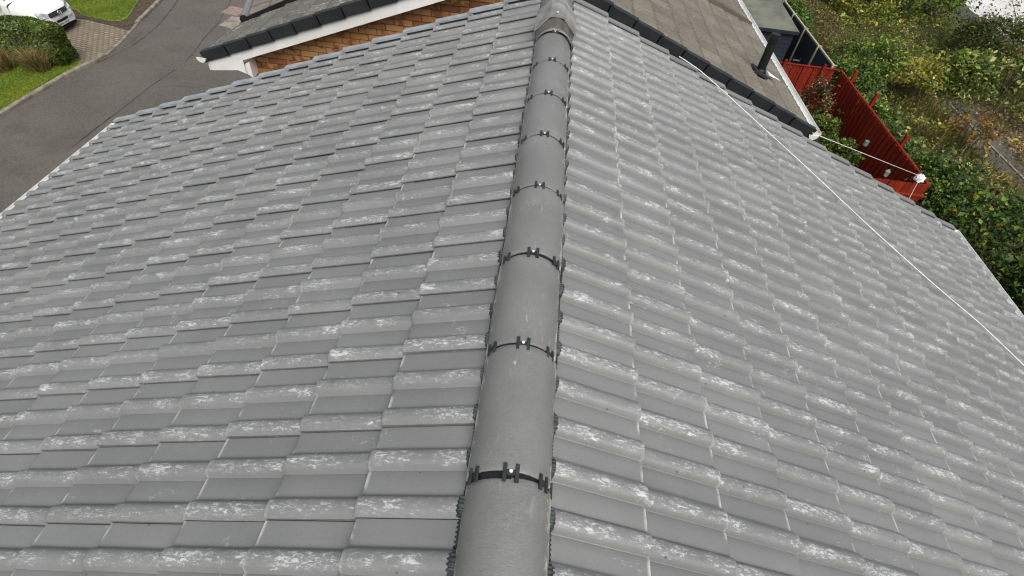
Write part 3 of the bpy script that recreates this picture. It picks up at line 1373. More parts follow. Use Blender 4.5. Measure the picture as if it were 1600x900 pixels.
# ------------------------------------------------------------------ next house in the row, turned to follow the road
d1 = Vector((-.299, .954, 0)).normalized()
e1 = Vector((d1.y, -d1.x, 0))
P3 = Vector((-4.21, 7.33, -1.575))
h3 = empty('house', (P3.x + 3, P3.y + 4, GR))
tag(h3, 'next house in the row, brown tiled roof corner with grey gutter', 'house')
T3 = R(22)
X3 = -(e1 * math.cos(T3) + Vector((0, 0, math.sin(T3))))     # down the slope
Z3 = (e1 * -math.sin(T3) + Vector((0, 0, math.cos(T3))))
Y3 = Z3.cross(X3)
mb = MB()
span = 4.3
top = P3 - X3 * span
mb.prism([tuple(P3 - Z3 * .03), tuple(top - Z3 * .03), tuple(top - Z3 * .11), tuple(P3 - Z3 * .11)], tuple(d1 * 8))
sl3 = part(mb, 'roof_slope', 'oldtile', h3)
far3 = P3 + e1 * 2 * span * math.cos(T3)
mb = MB()
mb.prism([tuple(far3 - Vector((0, 0, .03))), tuple(top - Z3 * .03), tuple(top - Z3 * .11), tuple(far3 - Vector((0, 0, .11)))], tuple(d1 * 8))
part(mb, 'roof_slope', 'oldtile', h3)
for i in range(5):
    for k in range(5):
        o_ = P3 - X3 * (i * G2 - .02) + d1 * (.02 + (k + 1) * W2)
        if not in_view(o_, 45):
            continue
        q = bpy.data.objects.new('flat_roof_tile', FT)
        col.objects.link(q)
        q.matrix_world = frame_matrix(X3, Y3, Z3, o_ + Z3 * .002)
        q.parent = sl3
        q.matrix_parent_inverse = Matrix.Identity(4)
mb = MB()
mb.prism([tuple(P3 + Z3 * .01 - d1 * .03), tuple(top + Z3 * .01 - d1 * .03), tuple(top - Z3 * .12 - d1 * .03), tuple(P3 - Z3 * .12 - d1 * .03)], tuple(d1 * .028))
part(mb, 'verge_board', 'black', h3)
mb = MB()
gp = P3 - e1 * .05 - Vector((0, 0, .02))
mb.tube([tuple(gp - d1 * .04), tuple(gp + d1 * 8)], .05, 10)
part(mb, 'gutter', 'metal', h3)
mb = MB()
mb.tube([tuple(gp - d1 * .06), tuple(gp - d1 * .035)], .056, 10)
part(mb, 'gutter_end', 'black', h3)
mb = MB()
mb.tube([tuple(P3 - X3 * .25 + Z3 * .04 + d1 * .62), tuple(P3 - X3 * 1.6 + Z3 * .04 + d1 * .62)], .018, 6)
part(mb, 'cable', 'black', h3)
mb = MB()
w0 = P3 + e1 * .5 + d1 * .4
w1 = P3 + e1 * (2 * span * math.cos(T3) - .5) + d1 * .4
w0.z = w1.z = GR - 1.2
mb.prism([tuple(w0), tuple(w1), tuple(w1 + Vector((0, 0, 5.7))), tuple(top + d1 * .4 - Vector((0, 0, .2))), tuple(w0 + Vector((0, 0, 5.7)))], tuple(d1 * 7.2))
part(mb, 'wall', 'wallbrick', h3)


# ------------------------------------------------------------------ fences
def vfence_boards(root, p0, p1, ztop, zbot, bw, mat, proud, gap=.006):
    p0, p1 = Vector((p0[0], p0[1], 0)), Vector((p1[0], p1[1], 0))
    L = (p1 - p0).length
    d = (p1 - p0) / L
    nrm = Vector((-d.y, d.x, 0))
    n = int(L / bw)
    mb = MB()
    ov = .012 if proud > .02 else -gap / 2
    mb.box((-ov, -.009, zbot), (bw + ov, .009, ztop))
    me = mb.mesh('board')
    me.materials.append(MT[mat])
    for k in range(n):
        o = bpy.data.objects.new('board', me)
        col.objects.link(o)
        pp = p0 + d * (k * bw) + nrm * (proud if k % 2 else 0)
        o.location = (pp.x, pp.y, random.uniform(-.012, .012))
        o.rotation_euler = (0, random.gauss(0, .002), math.atan2(d.y, d.x) + random.gauss(0, .01))
        world_child(o, root)


FZ = GR + 1.8
fr = empty('fence', (10.15, 15.4, GR))
tag(fr, 'long red boarded fence with tall posts beside the overgrown bank', 'fence')
vfence_boards(fr, (10.15, 12.15), (10.15, 18.7), FZ, GR, .118, 'red', .03)
mb = MB()
mb.box((10.135, 12.12, FZ + .002), (10.195, 18.72, FZ + .03))
part(mb, 'capping_rail', 'red', fr)
for y in (13.95, 16.25, 17.95):
    mb = MB()
    mb.box((10.20, y - .045, GR - .1), (10.29, y + .045, FZ + random.uniform(.25, .42)))
    part(mb, 'post', 'red', fr)
for z in (GR + .35, GR + 1.45):
    mb = MB()
    mb.box((10.17, 12.15, z), (10.198, 18.7, z + .08))
    part(mb, 'rail', 'red', fr)

fb = empty('fence', (9, 18.75, GR))
tag(fb, 'red boarded cross fence at the far end of the garden before the dark shed', 'fence')
vfence_boards(fb, (6.5, 18.75), (10.05, 18.75), FZ, GR, .092, 'red', .016)
mb = MB()
mb.box((6.5, 18.72, FZ + .002), (10.1, 18.79, FZ + .03))
part(mb, 'capping_rail', 'red', fb)
for x in (8.2, 9.55):
    mb = MB()
    mb.box((x - .045, 18.66, GR - .1), (x + .045, 18.735, FZ + .16))
    part(mb, 'post', 'red', fb)

fn = empty('fence', (8.5, 12.0, GR))
tag(fn, 'short bright red boarded fence with top band next to the tiled eaves', 'fence')
vfence_boards(fn, (5.0, 11.98), (10.22, 11.98), FZ - .32, GR, .148, 'red', .0, .010)
mb = MB()
mb.box((5.0, 11.95, FZ - .318), (10.22, 12.03, FZ - .285))
part(mb, 'middle_rail', 'red', fn)
vfence_boards(fn, (5.0, 12.02), (10.22, 12.02), FZ + .02, FZ - .28, .148, 'red', .0, .010)
for x in (6.6, 8.4, 10.15):
    mb = MB()
    mb.box((x - .045, 12.04, GR - .1), (x + .045, 12.11, FZ + .03))
    part(mb, 'post', 'red', fn)

fk = empty('fence', (9.95, 22, GR))
tag(fk, 'dark painted panel fence with pale posts and rail behind the red fence', 'fence')
py = [18.95, 20.6, 22.3, 23.9, 25.5, 27.1]
for a, b in zip(py[:-1], py[1:]):
    mb = MB()
    mb.box((9.95, a + .03, GR), (9.975, b - .03, FZ))
    part(mb, 'panel', 'navy', fk)
for y in py:
    mb = MB()
    mb.box((9.90, y - .035, GR - .1), (9.96, y + .035, FZ + .06))
    mb.box((9.90, y - .035, FZ + .06), (10.06, y + .035, FZ + .085))
    part(mb, 'post', 'cream', fk)
mb = MB()
mb.box((9.965, 18.95, FZ + .004), (10.03, 27.1, FZ + .055))
part(mb, 'capping_rail', 'cream', fk)

# shed and outbuilding in the far garden
sh = empty('shed', (8.3, 22.3, GR))
tag(sh, 'dark boarded garden shed with green felt roof behind the red fence', 'shed')
SZ = -5.3
for k in range(14):
    z = GR + k * .15
    mb = MB()
    mb.prism([(7.35, 21.05, z), (7.35, 21.035, z), (7.35, 21.05, z + .149), (7.35, 21.07, z + .149)], (1.75, 0, 0))
    part(mb, 'board', 'navy', sh)
mb = MB()
mb.box((7.35, 21.075, GR), (9.1, 23.5, SZ))
part(mb, 'wall', 'navy', sh)
mb = MB()
mb.prism([(7.2, 20.95, SZ + .0), (9.2, 20.95, SZ + .0), (9.2, 20.95, SZ + .035), (7.2, 20.95, SZ + .035)], (0, 2.7, .12))
part(mb, 'roof', 'felt', sh)
mb = MB()
mb.box((7.2, 20.90, SZ - .06), (9.2, 20.945, SZ + .045))
part(mb, 'roof_edge', 'navy', sh)
ob = empty('outbuilding', (8.2, 25, GR))
tag(ob, 'low grey rendered outbuilding standing beyond the dark shed', 'outbuilding')
mb = MB()
mb.box((6.8, 24.1, GR), (9.2, 26.5, -5.25))
part(mb, 'wall', 'greyrender', ob)
mb = MB()
mb.box((6.7, 24.0, -5.245), (9.3, 26.6, -5.12))
part(mb, 'roof', 'greyrender', ob)
ld = empty('ladder', (9.45, 20.5, GR))
tag(ld, 'small step ladder leaning between the shed and the dark fence', 'ladder')
for dx in (-.14, .14):
    mb = MB()
    mb.tube([(dx, -.1, 0), (dx * .9, .25, 1.35)], .018, 6)
    mb.build('stile', 'black', ld)
for k in range(5):
    t = .15 + k * .19
    mb = MB()
    mb.box((-.13, -.1 + .35 * t - .03, 1.35 * t - .012), (.13, -.1 + .35 * t + .03, 1.35 * t + .012))
    mb.build('rung', 'metal', ld)

# ------------------------------------------------------------------ small things in the garden
bagp = Vector((9.98, 12.24, -5.50))
pl = empty('line_post', (9.99, 12.24, GR))
tag(pl, 'clothes line post topped by a white plastic bag at the fence corner', 'clothes post')
mb = MB()
mb.tube([(0, 0, -.1), (0, 0, 1.86)], .024, 8)
mb.build('post', 'metal', pl)
mb = MB()
rings = [(.0, .12), (.04, .09), (.12, .13), (.115, .18), (.10, .24), (.05, .29), (.015, .30)]
base = []
for r_, z in rings:
    i = len(mb.v)
    for k in range(14):
        a = 2 * math.pi * k / 14
        rr = r_ * (1 + .28 * math.sin(k * 2.3 + z * 40) * .6 + .1 * math.sin(k * 5.1))
        mb.v.append((rr * math.cos(a) * 1.15, rr * math.sin(a) * .9, 1.66 + z + .015 * math.sin(k * 3.7)))
    base.append(i)
for j in range(len(base) - 1):
    for k in range(14):
        mb.f.append((base[j] + k, base[j] + (k + 1) % 14, base[j + 1] + (k + 1) % 14, base[j + 1] + k))
mb.build('plastic_bag', 'bag', pl)


def line(name, p, q, sag, r, label):
    p, q = Vector(p), Vector(q)
    pts = []
    for k in range(17):
        t = k / 16
        v = p.lerp(q, t)
        v.z -= sag * 4 * t * (1 - t)
        pts.append(tuple(v))
    mb = MB()
    mb.tube(pts, r, 6)
    o = mb.build(name, 'rope', None, True)
    tag(o, label, 'clothes line')


line('clothes_line', (3.52, 6.22, -1.70), (9.95, 12.22, -5.48), .0, .0055, 'white clothes line from the neighbouring gutter corner to the bagged post')
line('clothes_line', (9.96, 12.2, -5.52), (4.42, 4.6, -4.6), .02, .0055, 'short white clothes line from the bagged post down past the eaves')

lt = empty('wall_lantern', (10.08, 13.5, GR + 1.15))
tag(lt, 'small white garden lantern hung on the long red fence', 'lantern')
mb = MB()
mb.tube([(0, 0, -.09), (0, 0, .06)], [.055, .065], 10)
mb.build('body', 'white', lt)
mb = MB()
mb.tube([(0, 0, .062), (0, 0, .13)], [.085, .02], 10)
mb.build('cap', 'pot', lt)
mb = MB()
mb.box((.03, -.015, .02), (.07, .015, .05))
mb.build('bracket', 'black', lt)
bx = empty('bird_feeder', (10.07, 15.1, GR + 1.15))
tag(bx, 'small mint green box fixed to the long red fence', 'feeder')
mb = MB()
mb.box((-.045, -.05, -.075), (.045, .05, .065))
mb.build('box', 'mint', bx)
mb = MB()
mb.prism([(-.055, -.06, .067), (.055, -.06, .067), (.055, -.06, .09), (-.055, -.06, .078)], (0, .12, 0))
mb.build('lid', 'mint', bx)


# ------------------------------------------------------------------ foliage
PAL = dict(
    ivy=[(.026, .060, .010), (.040, .085, .013), (.017, .038, .008), (.055, .105, .018)],
    mid=[(.058, .115, .012), (.080, .150, .016), (.044, .080, .011), (.11, .165, .022)],
    yellow=[(.20, .20, .018), (.25, .22, .025), (.13, .165, .015), (.31, .24, .035)],
    pale=[(.27, .29, .085), (.20, .25, .05), (.34, .32, .12)],
    brown=[(.12, .062, .024), (.075, .042, .018), (.16, .085, .030), (.20, .12, .05)],
    orange=[(.24, .125, .025), (.19, .09, .02), (.28, .18, .04)],
    litter=[(.29, .165, .09), (.18, .10, .06), (.38, .25, .15), (.11, .062, .038)],
    straw=[(.31, .235, .10), (.23, .175, .07), (.39, .30, .14), (.16, .125, .045)],
    olive=[(.115, .105, .026), (.085, .090, .020), (.15, .13, .036), (.065, .07, .015)],
    maroon=[(.075, .024, .018), (.05, .018, .016), (.11, .042, .026)],
    hedge=[(.050, .092, .012), (.074, .122, .016), (.030, .055, .009), (.115, .15, .024)],
)


def pick(pals, n, w=None):
    names = list(pals)
    idx = rng.choice(len(names), n, p=w)
    out = np.zeros((n, 3))
    for i, nm in enumerate(names):
        m = idx == i
        c = np.array(PAL[nm])
        out[m] = c[rng.integers(0, len(c), m.sum())]
    return out * rng.uniform(.65, 1.9, (n, 1))


def leaf_mesh(name, P, size, colr, upbias=.5, aspect=.55, mat='leaf'):
    """P: Nx3 centres. Each leaf is a folded diamond of two triangles."""
    n = len(P)
    d = rng.normal(size=(n, 3))
    d /= np.linalg.norm(d, axis=1)[:, None]
    nr = rng.normal(size=(n, 3)) + np.array([0, 0, upbias * 3])
    nr /= np.linalg.norm(nr, axis=1)[:, None]
    d = d - nr * (d * nr).sum(1)[:, None]
    d /= np.linalg.norm(d, axis=1)[:, None]
    s = np.cross(nr, d)
    L = (size * np.clip(rng.lognormal(-.05, .38, n), .4, 2.2))[:, None]
    W = L * aspect
    fold = nr * L * rng.uniform(.02, .14, (n, 1))
    v = np.stack([P - d * L * .5, P + s * W * .5 + fold, P + d * L * .5 - nr * L * .08, P - s * W * .5 + fold], 1).reshape(-1, 3)
    f = np.arange(n * 4).reshape(-1, 4)
    tri = np.concatenate([f[:, [0, 1, 2]], f[:, [0, 2, 3]]])
    return fast_mesh(name, v, tri, np.repeat(colr, 4, 0), mat)


def fast_mesh(name, v, tri, colr, mat):
    me = bpy.data.meshes.new(name)
    me.vertices.add(len(v))
    me.vertices.foreach_set('co', v.astype(np.float32).ravel())
    me.loops.add(len(tri) * 3)
    me.loops.foreach_set('vertex_index', tri.astype(np.int32).ravel())
    me.polygons.add(len(tri))
    me.polygons.foreach_set('loop_start', np.arange(0, len(tri) * 3, 3, dtype=np.int32))
    me.update(calc_edges=True)
    ca = me.color_attributes.new('tint', 'FLOAT_COLOR', 'POINT')
    cc = np.ones((len(v), 4), dtype=np.float32)
    cc[:, :3] = colr
    ca.data.foreach_set('color', cc.ravel())
    me.materials.append(MT[mat])
    return me


def blade_mesh(name, P, h, w, colr, lean=.5, mat='straw', wind=(0.35, -.2)):
    n = len(P)
    a = rng.uniform(0, 2 * np.pi, n)
    side = np.stack([np.cos(a), np.sin(a), np.zeros(n)], 1)
    ln = rng.normal(size=(n, 3)) * lean
    ln[:, :2] += np.array(wind)
    ln[:, 2] = 0
    H = (h * rng.uniform(.45, 1.25, n))[:, None]
    W = w * rng.uniform(.6, 1.4, (n, 1))
    upv = np.array([0, 0, 1.0])
    p0 = P
    p1 = P + upv * H * .6 + ln * H * .25
    p2 = P + upv * H * .92 + ln * H * .75
    v = np.stack([p0 - side * W, p0 + side * W, p1 + side * W * .8, p1 - side * W * .8, p2], 1).reshape(-1, 3)
    f = np.arange(n * 5).reshape(-1, 5)
    tri = np.concatenate([f[:, [0, 1, 2]], f[:, [0, 2, 3]], f[:, [3, 2, 4]]])
    return fast_mesh(name, v, tri, np.repeat(colr, 5, 0), mat)


def clump_points(c, r, n, k, spread=.33, shell=.55):
    """points in clumps spread through an ellipsoid, denser to the outside"""
    c, r = np.array(c, float), np.array(r, float)
    u = rng.normal(size=(k, 3))
    u /= np.linalg.norm(u, axis=1)[:, None]
    u[:, 2] = np.abs(u[:, 2]) * .9 + (rng.random(k) < .25) * -.5
    rad = rng.uniform(shell, 1.0, k) ** .6
    cc = u * rad[:, None]
    w = rng.integers(0, k, n)
    q = cc[w] + rng.normal(size=(n, 3)) * spread * rng.uniform(.5, 1, (n, 1)) * .6
    return c + q * r, w


def bush(name, label, cat, c, r, n, size, pals, w=None, k=40, stems=7, group=None, mat='leaf', upbias=.5, core=True, aspect=.55):
    gz = float(ground_z(c[0], c[1]))
    root = empty(name, (c[0], c[1], gz))
    tag(root, label, cat, group)
    P, wi = clump_points((0, 0, c[2] - gz), r, n, k)
    P[:, 2] = np.maximum(P[:, 2], .03)
    tone = rng.uniform(.65, 1.3, k)[wi][:, None]
    link('foliage', leaf_mesh('foliage', P, size, pick(pals, n, w) * tone, upbias, aspect, mat), None, root)
    mb = MB()
    for q in range(stems):
        a = rng.uniform(0, 6.28)
        rr = rng.uniform(.3, .85)
        e = np.array([math.cos(a) * r[0] * rr, math.sin(a) * r[1] * rr, (c[2] - gz) + r[2] * rng.uniform(.2, .8)])
        b = np.array([math.cos(a) * .08, math.sin(a) * .08, -.05])
        m_ = (b + e) / 2 + rng.normal(size=3) * .08 * r[0]
        mb.tube([b, m_, e], [.028, .018, .006], 5)
    link('stems', mb.mesh('stems'), 'bark', root)
    return root


# --- hedge by the driveway
def hedge():
    x0, x1, y0, y1, z0, z1 = -24.5, -17.55, 17.45, 18.4, GL + .1, GL + 1.5
    root = empty('hedge', ((x0 + x1) / 2, (y0 + y1) / 2, z0))
    tag(root, 'clipped dark green box hedge in front of the white van', 'hedge')
    n = 26000
    u = rng.random(n)
    P = np.zeros((n, 3))
    X_ = rng.uniform(x0, x1, n)
    top = u < .36
    front = (u >= .36) & (u < .82)
    end = u >= .82
    P[top] = np.stack([X_[top], rng.uniform(y0, y1, top.sum()), np.full(top.sum(), z1)], 1)
    P[front] = np.stack([X_[front], np.full(front.sum(), y0), rng.uniform(z0, z1, front.sum())], 1)
    P[end] = np.stack([np.full(end.sum(), x1), rng.uniform(y0, y1, end.sum()), rng.uniform(z0, z1, end.sum())], 1)
    # round the edges, undulate the faces, give it depth
    cx = np.array([(x0 + x1) / 2, (y0 + y1) / 2, (z0 + z1) / 2])
    hs = np.array([(x1 - x0) / 2, (y1 - y0) / 2, (z1 - z0) / 2])
    q = (P - cx)
    t = np.clip((np.abs(q) - (hs - .22)) / .22, 0, 1)
    nrm = np.linalg.norm(t, axis=1)
    sc = np.where(nrm > 1, 1 / np.maximum(nrm, 1e-6), 1)
    q = np.sign(q) * np.where(t > 0, (hs - .22) + t * sc[:, None] * .22, np.abs(q))
    P = q + cx
    und = (vnoise(P[:, 0] * 1.7 + P[:, 2] * 1.3, P[:, 1] * 1.7 + P[:, 2], 8) - .5) * .16
    P += (q / np.linalg.norm(q / hs, axis=1)[:, None] / hs) * (und - np.abs(rng.normal(0, .06, n)))[:, None]
    tone = (.6 + .8 * vnoise(P[:, 0] * 3 + 2, P[:, 2] * 3 + P[:, 1] * 3, 9))[:, None]
    P -= np.array(root.location)
    link('foliage', leaf_mesh('foliage', P, .075, pick(['hedge', 'mid', 'yellow'], n, [.78, .17, .05]) * tone, .35), None, root)
    mb = MB()
    for k in range(26):
        x = x0 + .25 + (x1 - x0 - .5) * k / 25 - root.location.x
        y = random.uniform(-.12, .12)
        mb.tube([(x, y, -.1), (x + random.uniform(-.1, .1), y + random.uniform(-.1, .1), .6), (x + random.uniform(-.2, .2), y + random.uniform(-.2, .2), 1.2)], [.03, .02, .008], 5)
    link('stems', mb.mesh('stems'), 'bark', root)


hedge()


def tuft(name, label, x, y, z, r, h, n, pals, cat='grass clump', w=None, width=.008):
    root = empty(name, (x, y, z))
    tag(root, label, cat)
    a = rng.uniform(0, 6.28, n)
    q = np.sqrt(rng.random(n)) * r
    P = np.stack([np.cos(a) * q, np.sin(a) * q, np.zeros(n)], 1)
    link('blades', blade_mesh('blades', P, h, width, pick(pals, n, w), .55, wind=(.05, -.3)), None, root)


tuft('ornamental_grass', 'tall dry straw clump against the front of the clipped hedge', -18.3, 17.2, GL + .1, .32, .75, 1300, ['straw', 'olive'], w=[.7, .3])
tuft('ornamental_grass', 'low brownish grass clump at the picture edge before the hedge', -19.7, 16.95, GL + .1, .6, .6, 1700, ['straw', 'brown', 'olive'], w=[.45, .35, .2])

# lawn blades, as one mass
def lawn_blades():
    n = 34000
    P = np.stack([rng.uniform(-21.5, -17.4, n), rng.uniform(12.5, 18.0, n), np.full(n, GL + .10)], 1)
    n2 = 22000
    P2 = np.stack([rng.uniform(-22.5, -18.2, n2), rng.uniform(21.9, 26, n2), np.full(n2, GL + .11)], 1)
    k = 0
    xe = np.interp(P2[:, 1], [21.83, 21.95, 22.3, 22.95, 23.9, 25, 26], [-18.9, -18.4, -18.3, -18.45, -18.8, -19.15, -19.4])
    ye = np.interp(P2[:, 0], [-21.2, -20.5, -19.9, -19.2, -18.6, -18.3], [22.8, 22.5, 22.05, 21.95, 21.9, 22.0])
    P2 = P2[(P2[:, 0] < xe) & (P2[:, 1] > ye)]
    xk = np.interp(P[:, 1], [12, 14.13, 15.48, 16.99, 17.75, 18], [-17.56, -17.5, -17.45, -17.37, -17.28, -17.26])
    P = P[P[:, 0] < xk - .05]
    P = np.concatenate([P, P2])
    tone = vnoise(P[:, 0] * 1.4, P[:, 1] * 1.4, 2)[:, None]
    c = np.array([.10, .19, .010]) * (1 - tone) + np.array([.23, .27, .025]) * tone
    c = c * rng.uniform(.6, 1.3, (len(P), 1))
    o = link('lawn_grass', blade_mesh('lawn_grass', P, .055, .009, c, .5, 'leaf', wind=(0, 0)))
    tag(o, 'short green grass blades of the front lawns', 'grass', kind='stuff')


lawn_blades()


# --- overgrown land on the garden side
def region_mask(x, y):
    return (x > 10.45) & ~((np.abs(x - 16.45 + .25 * np.sin(y * 1.9)) < .70) & (y < 20.5) & (y > 9) & (rng.random(len(x)) > .16))


def undergrowth():
    n = 330000
    x = 10.45 + rng.random(n) ** .8 * 22
    y = 8 + rng.random(n) * 40
    uvz = np.stack([x, y, ground_z(x, y)], 1)
    d = uvz - CAM
    zz = d @ fw
    u = 800 + FPX * (d @ rt) / zz
    v = 450 - FPX * (d @ up) / zz
    ok = (u > 1150) & (u < 1720) & (v > -70) & (v < 560) & region_mask(x, y)
    x, y = x[ok], y[ok]
    # pale yard stays mostly clear
    yard = (x - 22.6) * .8 + (y - 29.8) * .55 + (vnoise(x, y, 5) - .5) * 2.4 > 0
    ok = ~(yard & (rng.random(len(x)) > .05))
    x, y = x[ok], y[ok]
    g = ground_z(x, y)
    n1 = vnoise(x * .9, y * .9, 21)
    n2 = vnoise(x * .5 + 9, y * .5, 22)
    n3 = vnoise(x * 2.1, y * 2.1, 23)
    hgt = .12 + .55 * n1 * n3 + .25 * n2
    nearpath = np.clip(1 - np.abs(x - 16.45) / 1.8, 0, 1) * (y < 21)
    hgt = hgt * (1 - .75 * nearpath)
    z = g + hgt * rng.random(len(x)) ** .5
    P = np.stack([x, y, z], 1)
    N = len(x)
    cols = np.zeros((N, 3))
    # which plants grow where
    dry = ((x > 11) & (x < 14.8) & (y > 25) & (y < 31.5) & (n1 < .75))
    litter = (x > 17.1) & (x < 18.5) & (y < 21.5)
    grassy = (x > 12.6) & (x < 15.8) & (y < 24) & (n2 < .62)
    s = rng.random(N)
    cols[:] = pick(['ivy', 'mid', 'yellow', 'brown', 'olive'], N, [.26, .26, .13, .14, .21])
    green_top = (y > 26) & ~dry
    cols[green_top] = pick(['mid', 'yellow', 'ivy', 'olive'], green_top.sum(), [.36, .2, .2, .24])
    cols[dry] = pick(['brown', 'straw', 'olive', 'mid'], dry.sum(), [.45, .25, .2, .1])
    cols[grassy] = pick(['olive', 'straw', 'mid', 'yellow', 'brown'], grassy.sum(), [.35, .15, .28, .12, .10])
    darkp = (x > 18) & (x < 25) & (y > 17) & (y < 30) & (n2 > .38)
    cols[darkp] = pick(['ivy', 'olive', 'brown', 'mid'], darkp.sum(), [.45, .25, .15, .15])
    cols[litter] = pick(['litter', 'brown', 'straw'], litter.sum(), [.6, .25, .15])
    z_l = litter & (rng.random(N) < .85)
    P[z_l, 2] = g[z_l] + rng.random(z_l.sum()) * .06
    bright = (n3 > .72) & (s < .3)
    cols[bright] = pick(['pale', 'yellow'], bright.sum(), [.5, .5])
    cols *= (.55 + .85 * n1)[:, None]
    sz = np.where(bright, .13, .085)
    o = link('undergrowth', leaf_mesh('undergrowth', P, sz, cols, .6))
    tag(o, 'tangled brambles, ivy and weeds covering the bank behind the fences', 'undergrowth', kind='stuff')
    # rank grass
    n = 75000
    x = 10.6 + rng.random(n) * 14
    y = 8 + rng.random(n) * 26
    q = vnoise(x * .6, y * .6, 31)
    den = np.where((x > 12.4) & (x < 15.75) & (y < 25), 1.0, np.where((x > 17.6) & (y < 24), .75, .15))
    den = np.where((x > 11) & (x < 14.8) & (y > 25) & (y < 31.5), .9, den)
    ok = (rng.random(n) < den * np.clip(q * 1.8 - .25, 0, 1)) & region_mask(x, y)
    x, y = x[ok], y[ok]
    P = np.stack([x, y, ground_z(x, y)], 1)
    c = pick(['straw', 'olive', 'mid'], len(x), [.36, .46, .18])
    near = (y < 16.5) & (x > 12.6)
    c[near] = pick(['straw', 'olive'], near.sum(), [.7, .3])
    o = link('rank_grass', blade_mesh('rank_grass', P, .62, .011, c, .45, wind=(-.35, -.55)))
    tag(o, 'long dry grass leaning over beside the old path', 'grass', kind='stuff')


undergrowth()
# old path with an edging line
mb = MB()
zp = float(ground_z(16.4, 16)) + .03
mb.quad((15.55, 6, zp), (17.3, 6, zp), (17.35, 21.2, zp), (16.6, 22.3, zp), (15.65, 20.6, zp))
pth = mb.build('path', 'path')
tag(pth, 'old grey tarmac path with a line of edging through the weeds', kind='structure')
y = 6.0
while y < 21:
    mb = MB()
    mb.box((16.40, y, zp - .03), (16.47, y + .9, zp + .035))
    part(mb, 'edging_kerb', 'concrete', pth)
    y += .915
mb = MB()
zq = GR + .05
pp = [(22.9, 30.0), (23.6, 28.4), (25.5, 27.6), (28, 27), (60, 22), (60, 80), (30, 80), (26.5, 46), (24.3, 38.0), (23.2, 33.5)]
mb.prism([(x, y, GR + .36) for x, y in pp], (0, 0, -1.2))
yd = mb.build('yard', 'pale')
tag(yd, 'pale concrete yard beyond the overgrown bank', kind='structure')

# dense evergreen bank at the foot of the eaves
bush('evergreen_shrub', 'big dense dark green shrub right beside the tiled eaves corner', 'shrub', (11.7, 10.6, -6.3), (1.35, 2.0, 1.05), 12000, .105, ['ivy', 'mid', 'yellow'], [.62, .30, .08], 70, 12)
bush('evergreen_shrub', 'dark leafy shrub at the right edge below the tiled eaves', 'shrub', (12.3, 8.0, -6.2), (1.7, 1.7, 1.3), 12000, .105, ['ivy', 'mid'], [.75, .25], 70, 12)
bush('evergreen_shrub', 'bright leaved shrub just outside the red fence corner by the bag', 'shrub', (11.15, 12.9, -6.2), (.95, 1.0, .95), 6500, .10, ['mid', 'ivy', 'pale'], [.5, .35, .15], 45, 9)
bush('bramble', 'dark ivy mound climbing the outside of the long red fence', 'bramble', (11.0, 15.2, -6.65), (.75, 1.4, .75), 6500, .095, ['ivy', 'mid', 'pale'], [.62, .28, .10], 45, 9)
bush('bramble', 'leafy bramble mound behind the two middle posts of the long red fence', 'bramble', (11.1, 17.4, -6.6), (.85, 1.2, .85), 6000, .095, ['mid', 'ivy', 'pale'], [.5, .35, .15], 45, 9)
bush('bramble', 'dark green bramble mass behind the corner of red and dark fences', 'bramble', (11.3, 20.3, -6.5), (1.1, 1.6, .95), 8000, .10, ['ivy', 'mid', 'yellow'], [.5, .4, .1], 50, 9)
bush('bramble', 'green bramble clump behind the far end of the dark fence', 'bramble', (10.9, 26.5, -6.6), (.9, 1.5, .9), 4000, .10, ['ivy', 'mid'], [.6, .4], 40, 8)
bush('sapling', 'yellow leaved sapling in the middle of the weedy bank', 'sapling', (14.6, 21.6, -6.6), (.95, .8, .8), 1500, .12, ['yellow', 'pale'], [.75, .25], 28, 9)
bush('sapling', 'pale green broad leaved sapling right of the path among dark weeds', 'sapling', (19.6, 23.2, -6.5), (.7, .7, .85), 420, .20, ['pale', 'mid'], [.7, .3], 20, 8)
bush('sapling', 'green leafy young tree growing at the end of the path', 'sapling', (17.0, 22.6, -6.5), (1.2, .95, .9), 2400, .15, ['mid', 'pale', 'yellow'], [.6, .25, .15], 34, 9)
bush('sapling', 'orange brown leaved sapling beside the left edge of the path', 'sapling', (14.9, 17.6, -6.7), (.7, .75, .6), 520, .12, ['orange', 'brown', 'yellow'], [.5, .3, .2], 18, 9)
bush('wild_shrub', 'dark tangled shrub below the pale yard', 'shrub', (20.6, 26.8, -6.5), (1.9, 1.5, 1.1), 5200, .12, ['ivy', 'olive', 'brown'], [.6, .25, .15], 45, 10)
bush('wild_shrub', 'dark tangled shrub at the right edge above the path', 'shrub', (20.6, 19.6, -6.7), (1.2, 1.9, .8), 5200, .11, ['ivy', 'olive', 'mid'], [.5, .35, .15], 45, 10)
bush('wild_shrub', 'broad mid green shrub at the top edge left of the pale yard', 'shrub', (19.3, 32.5, -6.5), (2.4, 2.0, 1.1), 7500, .13, ['mid', 'ivy', 'yellow'], [.6, .25, .15], 50, 10)
bush('wild_shrub', 'yellowing shrub at the top edge behind the dry slope', 'shrub', (16.0, 31.5, -6.7), (1.7, 1.9, .8), 5200, .12, ['yellow', 'mid', 'olive'], [.45, .35, .2], 45, 10)
bush('wild_shrub', 'green leafy shrub between the dry slope and the bramble mass', 'shrub', (13.6, 23.6, -6.8), (1.5, 1.3, .75), 5200, .10, ['mid', 'yellow', 'ivy'], [.6, .2, .2], 45, 9)

